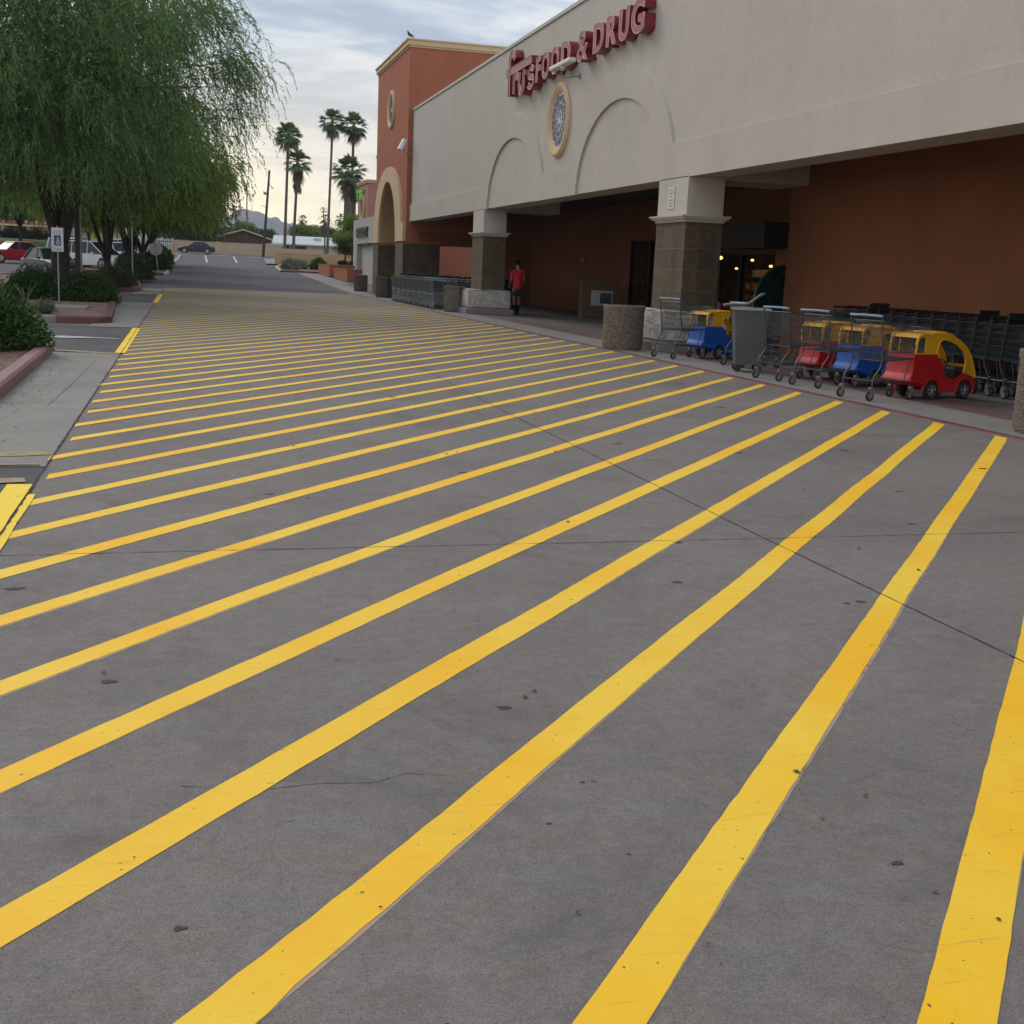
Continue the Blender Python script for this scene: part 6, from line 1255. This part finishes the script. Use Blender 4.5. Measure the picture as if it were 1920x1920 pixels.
def puff(name, label, x, y, z, crown, cz, seed, col, n=6000, leaf=.5, lw=.12, group='trees behind the far wall', tr=.14, cat='tree'):
    rg = np.random.default_rng(seed); o = thing(name, label, cat, (x, y, z), 0, group); nb = 16; bl = unitv(rg.normal(size=(nb, 3))) * (rg.random(nb) ** .4)[:, None] * np.array(crown) * .62
    k = rg.integers(0, nb, n); p = bl[k] + unitv(rg.normal(size=(n, 3))) * (rg.random(n) ** .45)[:, None] * np.array(crown) * .42 + np.array([0, 0, cz])
    ax = unitv(rg.normal(size=p.shape)) * leaf; wv_ = unitv(np.cross(ax, rg.normal(size=p.shape))) * lw; V, F = quads(p, ax, wv_); rawmesh('crown', V, F, col, o)
    b = MB(); b.tube([(0, 0, 0), (.1, 0, cz * .5), (0, 0, cz)], [tr * 1.2, tr, tr * .6], 7)
    for i in range(4): b.tube([(.05, 0, cz * .6), tuple(bl[i] * .8 + np.array([0, 0, cz]))], [tr * .5, tr * .2], 5, False)
    b.build('trunk', M_BARK, o); return o
Z2 = 1.9
for i, a in enumerate([('round tree right of the utility pole behind the houses', 16.0, 262, (3.4, 3, 1.9), 4.2, LM3), ('bushy tree behind the brown gable beside the pole', 10.6, 226, (3.2, 3, 2.3), 4.4, LM2), ('dense tree behind the long house roof', 21.8, 236, (3.8, 3, 2.1), 5.0, LM2), ('wide tree at the right end of the long house', 26.0, 240, (4.4, 3, 2.6), 5.0, LM3),
                       ('low tree left of the brown gabled house', 3.0, 232, (3.6, 3, 1.8), 3.0, LM3), ('tree behind the leftmost gable eave', 6.8, 250, (3.2, 3, 1.6), 4.6, LM3), ('tree behind the third tall palm trunk', 30.5, 236, (4.0, 3, 2.4), 4.6, LM2), ('small tree above the pale shed roof', 13.4, 240, (2.2, 2, 1.4), 3.9, LM3)]):
    puff('background_tree', a[0], a[1], a[2], Z2, a[3], a[4], 40 + i, a[5])
for i, a in enumerate([('left small tree in the upper terracotta planter', 11.1, 90.3, (1.35, 1.3, .95), 1.75, LM2), ('middle small tree in the upper terracotta planter', 12.0, 90.9, (1.3, 1.3, .95), 1.7, LM3), ('small tree leaning in the lower planter beside the shop pillar', 11.45, 82.6, (.85, 1.2, 1.45), 2.05, LM3), ('sparse taller tree behind the planter trees', 13.0, 101, (1.9, 1.6, 1.5), 3.6, LM2)]):
    puff('planter_tree', a[0], a[1], a[2], hz(a[2]) + (.6 if i < 3 else 0), a[3], a[4], 60 + i, a[5], 3200, .22, .035, 'small trees beside the neighbouring store', .055)
for i, (x, y, r_) in enumerate(((10.9, 88.8, .42), (11.7, 88.8, .48), (12.6, 89.2, .45), (10.9, 80.9, .34))):
    puff('planter_shrub', ['left', 'middle', 'right', 'lone lower'][i] + ' round green shrub in the terracotta planters', x, y, hz(y) + .62, (r_ * 1.3, r_, r_ * .8), .25, 70 + i, LM4, 1600, .14, .03, 'shrubs in the planters', .02, 'shrub')
def bush(label, x, y, z, crown, seed, col=LM4, n=9000, leaf=.09, lw=.014, group='shrubs on the islands', name='shrub', up=.5):
    rg = np.random.default_rng(seed); o = thing(name, label, 'shrub', (x, y, z), 0, group); nb = 70
    bl = unitv(rg.normal(size=(nb, 3))); bl[:, 2] = np.abs(bl[:, 2]); bl = bl * (rg.random(nb) ** .35)[:, None] * np.array(crown) * .80
    k = rg.integers(0, nb, n); d = unitv(rg.normal(size=(n, 3))) * (rg.random(n) ** .35)[:, None] * min(crown) * .36; p = bl[k] + d; p[:, 2] = np.abs(p[:, 2]) + .03
    ax = unitv(rg.normal(size=p.shape) * .8 + unitv(p) * .8 + np.array([0, 0, up])) * (leaf * (.6 + .8 * rg.random(n)))[:, None]; wv_ = unitv(np.cross(ax, rg.normal(size=p.shape))) * lw
    V, F = quads(p, ax, wv_); rawmesh('foliage', V, F, col, o)
    b = MB(); [b.tube([(0, 0, -.05), tuple(bl[i] * .5), tuple(bl[i])], [.018, .012, .005], 5, False) for i in range(0, nb, 2)]; b.build('stems', M_BARK, o); return o
bush('dark green bush cut off by the left edge, nearest the camera', -3.12, 18.0, .10, (1.32, 1.15, 1.08), 1, leafmat('green_oleander_leaves', (0.038, 0.085, 0.018), .15, .5), 90000, .065, .014, up=.2)
bush('dark rounded bush left of the parking sign post', -4.05, 37.4, .10, (.85, .9, .85), 2, leafmat('deep_green_leaves', (0.026, 0.066, 0.016), .1, .5), 22000, .07, .018, up=.15)
bush('olive rounded bush right of the parking sign post', -2.72, 36.6, .10, (.95, .9, .80), 3, LM4, 24000, .07, .018, up=.15)
bush('wispy bush behind the olive one beside the brown post', -3.0, 45.5, .08, (.9, .9, .75), 4, leafmat('dusty_olive_leaves', (0.075, 0.072, 0.035), .1, .4), 3500, .14, .012)
bush('dusty flowering shrub under the second tree', -2.75, 54.3, .12, (1.05, 1.5, .85), 5, leafmat('dusty_olive_leaves', (0, 0, 0)), 6000, .15, .016)
bush('dark shrub behind the second trunk of the row', -2.4, 66.4, .2, (1.0, 1.4, .95), 6, LM4, 5000, .18, .03)
bush('long dark hedge bush left of the fire hydrant', -3.1, 82.0, hz(82) + .1, (1.1, 1.6, 1.15), 7, LM4, 6000, .22, .04)
bush('dark hedge bush right of the leaning stop sign', -2.0, 84.5, hz(84) + .1, (1.1, 1.6, 1.2), 8, LM4, 6000, .22, .04)
bush('large green bush at the road side behind the stop sign', -1.75, 97, hz(97) + .1, (1.0, 3.5, 1.4), 9, leafmat('green_oleander_leaves', (0, 0, 0)), 8000, .26, .05)
bush('left pale grey sage shrub on the far traffic island', 8.0, 99.2, hz(99) + .1, (.80, .8, .85), 10, LM5, 5000, .16, .02)
bush('right pale grey sage shrub behind the first one', 9.0, 102.5, hz(102) + .1, (.75, .8, .80), 11, LM5, 4500, .16, .02)
bush('bright green round shrub on the far traffic island', 10.45, 102.0, hz(102) + .1, (.72, .7, .95), 12, leafmat('bright_green_leaves', (0.045, 0.12, 0.02), .15, .4), 5500, .18, .02)
for i, (x, y, w_) in enumerate(((-18.0, 143.5, 1.5), (-16.4, 143, 1.5), (-15.0, 142.5, 1.3))): bush(['left', 'middle', 'right'][i] + ' low brownish bush on the lawn bank', x, y, zf(y), (w_, 1.2, .75), 20 + i, leafmat('brownish_hedge_leaves', (0.055, 0.060, 0.022), .1, .4), 4000, .25, .05, 'bushes on the lawn bank')
# small dry weeds in the island
o = thing('dry_weed', 'thin pale dry weed stalks left of the parking sign', 'weed', (-3.95, 34.0, .1)); b = MB()
for i in range(14):
    a = rnd.uniform(0, 6.3); l_ = rnd.uniform(.25, .5); b.tube([(0, 0, 0), (math.cos(a) * l_ * .3, math.sin(a) * .2 * l_, l_ * .6), (math.cos(a) * l_ * .55, math.sin(a) * .3 * l_, l_)], .008, 4); b.lathe([(.001, -.02), (.02, 0), (.001, .02)], 6, (math.cos(a) * l_ * .55, math.sin(a) * .3 * l_, l_))
b.build('stalks', mat('dry_straw', (0.13, 0.13, 0.08), 0.9), o)
bush('small pale green weed at the kerb of the second island', -2.95, 28.6, .1, (.28, .28, .3), 33, leafmat('pale_weed_leaves', (0.12, 0.15, 0.09), .1, .3), 700, .09, .012, 'weeds on the island', 'weed')

# ------------------------------------------------------------------ palms
def palm(label, x, y, z, top, rc, tr, seed, skirt=0.0, nf=58, lean=0.0, group='tall fan palms', trunk_bulge=None, dead=True):
    rg = np.random.default_rng(seed); o = thing('fan_palm', label, 'palm tree', (x, y, z), 0, group); H = top - z - rc * .55; tip = np.array([lean, 0, H])
    b = MB(); rr = [tr * 1.25, tr, tr * .85, tr * .8, tr * .85]
    P = [(0, 0, 0), (lean * .15, 0, H * .06), (lean * .45, 0, H * .4), (lean * .8, 0, H * .75), (lean, 0, H)]; b.tube(P, rr, 10)
    b.build('trunk', M_PBARK, o, smooth=True)
    Vs = []; 
    def fan(dirs, pet, bl, wid, drp, nb=13, spread=2.3, out_=Vs):
        for d in dirs:
            d = d / np.linalg.norm(d); base = tip + d * .08; cpt = base + d * pet + np.array([0, 0, -pet * drp * .5]); fd = unitv(d + np.array([0, 0, -drp * .8])); sd_ = unitv(np.cross(fd, np.array([0, 0, 1.0]) + rg.normal(size=3) * .1)); nrm = np.cross(sd_, fd)
            s_ = sd_ * .022; out_.append(np.stack([base - s_, base + s_, cpt + s_, cpt - s_]))
            for k in range(nb):
                a = (k / (nb - 1) - .5) * spread; v = fd * math.cos(a) + sd_ * math.sin(a) + nrm * (.12 * math.cos(a * 1.3)); L_ = bl * (1 - .25 * abs(a) / 1.2) * rg.uniform(.85, 1.1); w_ = unitv(np.cross(v, nrm)) * wid
                m = cpt + v * L_ * .55; e = cpt + v * L_ + np.array([0, 0, -L_ * (.22 + drp * .2)]); out_.append(np.stack([cpt, m + w_, e, m - w_]))
    ds = []
    for i in range(nf):
        el = math.asin(1 - 1.5 * (i + .5) / nf) + rg.uniform(-.22, .22); az = i * 2.39996 + rg.uniform(-.3, .3); ds.append(np.array([math.cos(el) * math.cos(az), math.cos(el) * math.sin(az), math.sin(el)]))
    for d in ds:
        q = rg.uniform(.72, 1.15); fan([d], rc * .50 * q, rc * .56, rc * .042, .25 + .35 * max(0, -d[2]), 11, rg.uniform(1.5, 2.2))
    V = np.concatenate(Vs); F = np.arange(len(V)).reshape(-1, 4); rawmesh('fronds', V, F, LM6, o)
    if dead:
        W2 = []; t0 = tip.copy()
        for lv in range(max(1, int(skirt / .5) + 1)):
            tip = t0 - np.array([0, 0, .15 + lv * .5]); q = 16
            for i in range(q): az = i * 2 * PI / q + lv + rg.uniform(-.3, .3); g_ = rg.uniform(.55, 1.25); fan([np.array([math.cos(az), math.sin(az), -rg.uniform(.7, 2.2)])], rc * (.36 if lv == 0 else .15) * g_, rc * (.5 if lv == 0 else .36) * g_, rc * .03, .9, 7, 1.2, W2)
        V = np.concatenate(W2); F = np.arange(len(V)).reshape(-1, 4); rawmesh('dead_skirt', V, F, leafmat('dry_palm_leaves', (0.13, 0.105, 0.07), .1, .3), o)
    return o
palm('leftmost tall palm beside the tip of the weeping tree', 12.55, 166, 2, 18.6, 2.0, .20, 1, lean=.45)
palm('shorter palm with a ragged trunk right of the leftmost tall one', 13.75, 167, 2, 15.3, 2.0, .22, 2, skirt=2.6, lean=.55)
palm('another palm crown just behind the leftmost tall one', 13.2, 174, 2, 19.1, 2.0, .2, 12, lean=.45, dead=False)
palm('tallest slender palm left of the twin crowns near the tower', 16.35, 150, 1.7, 18.75, 1.75, .17, 3, lean=.5)
palm('palm with a heavy dead skirt next to the tower', 19.2, 151, 1.7, 18.6, 1.85, .20, 4, skirt=.9, lean=.25)
palm('stout lower palm with thick shaggy trunk beside the pink store', 16.2, 131, 1.3, 12.0, 2.05, .42, 5, skirt=1.6, lean=.2)
palm('palm trunk hidden behind the stout one beside the pink store', 17.3, 133, 1.3, 10.2, 1.3, .26, 6, skirt=.8)
palm('small palm between the stout palm and the far hills', 17.2, 160, 1.7, 7.4, .9, .12, 14, nf=24)
SM = [(9.65, 205, 13.4, .55, 0, 'thin two-tier palm just left of the utility pole, upper crown'), (2.9, 330, 12.6, .95, 0, 'small distant palm left of the pair over the gable'), (5.6, 335, 13.2, .95, 0, 'left palm of the distant pair over the gable'), (6.7, 335, 13.3, .9, 0, 'right palm of the distant pair over the gable'), (6.3, 320, 8.7, 1.15, 0, 'low distant palm under the pair over the gable'), (1.2, 320, 8.8, 1.0, 0, 'distant low palm left of the gable ridge'), (3.9, 315, 8.2, .9, 0, 'distant low palm between the gable eave and ridge'),
      (20.2, 300, 8.6, 1.2, 0, 'distant palm between the two left tall trunks'), (27.0, 300, 12.2, 1.4, 0, 'distant palm crown above the long house roof'), (31.9, 300, 14.4, 1.0, 0, 'highest of the distant palms behind the long house'), (35.8, 300, 12.8, 1.5, 0, 'rounded distant palm right of the highest one'), (39.6, 300, 12.6, 1.7, 0, 'rightmost distant palm behind the planter trees')]
for i, (x, y, t_, rc, ln_, lab) in enumerate(SM): palm(lab, x, y, 2, t_, rc, .14 if y > 250 else .12, 50 + i, nf=22, group='small distant palms', dead=(rc > 1))
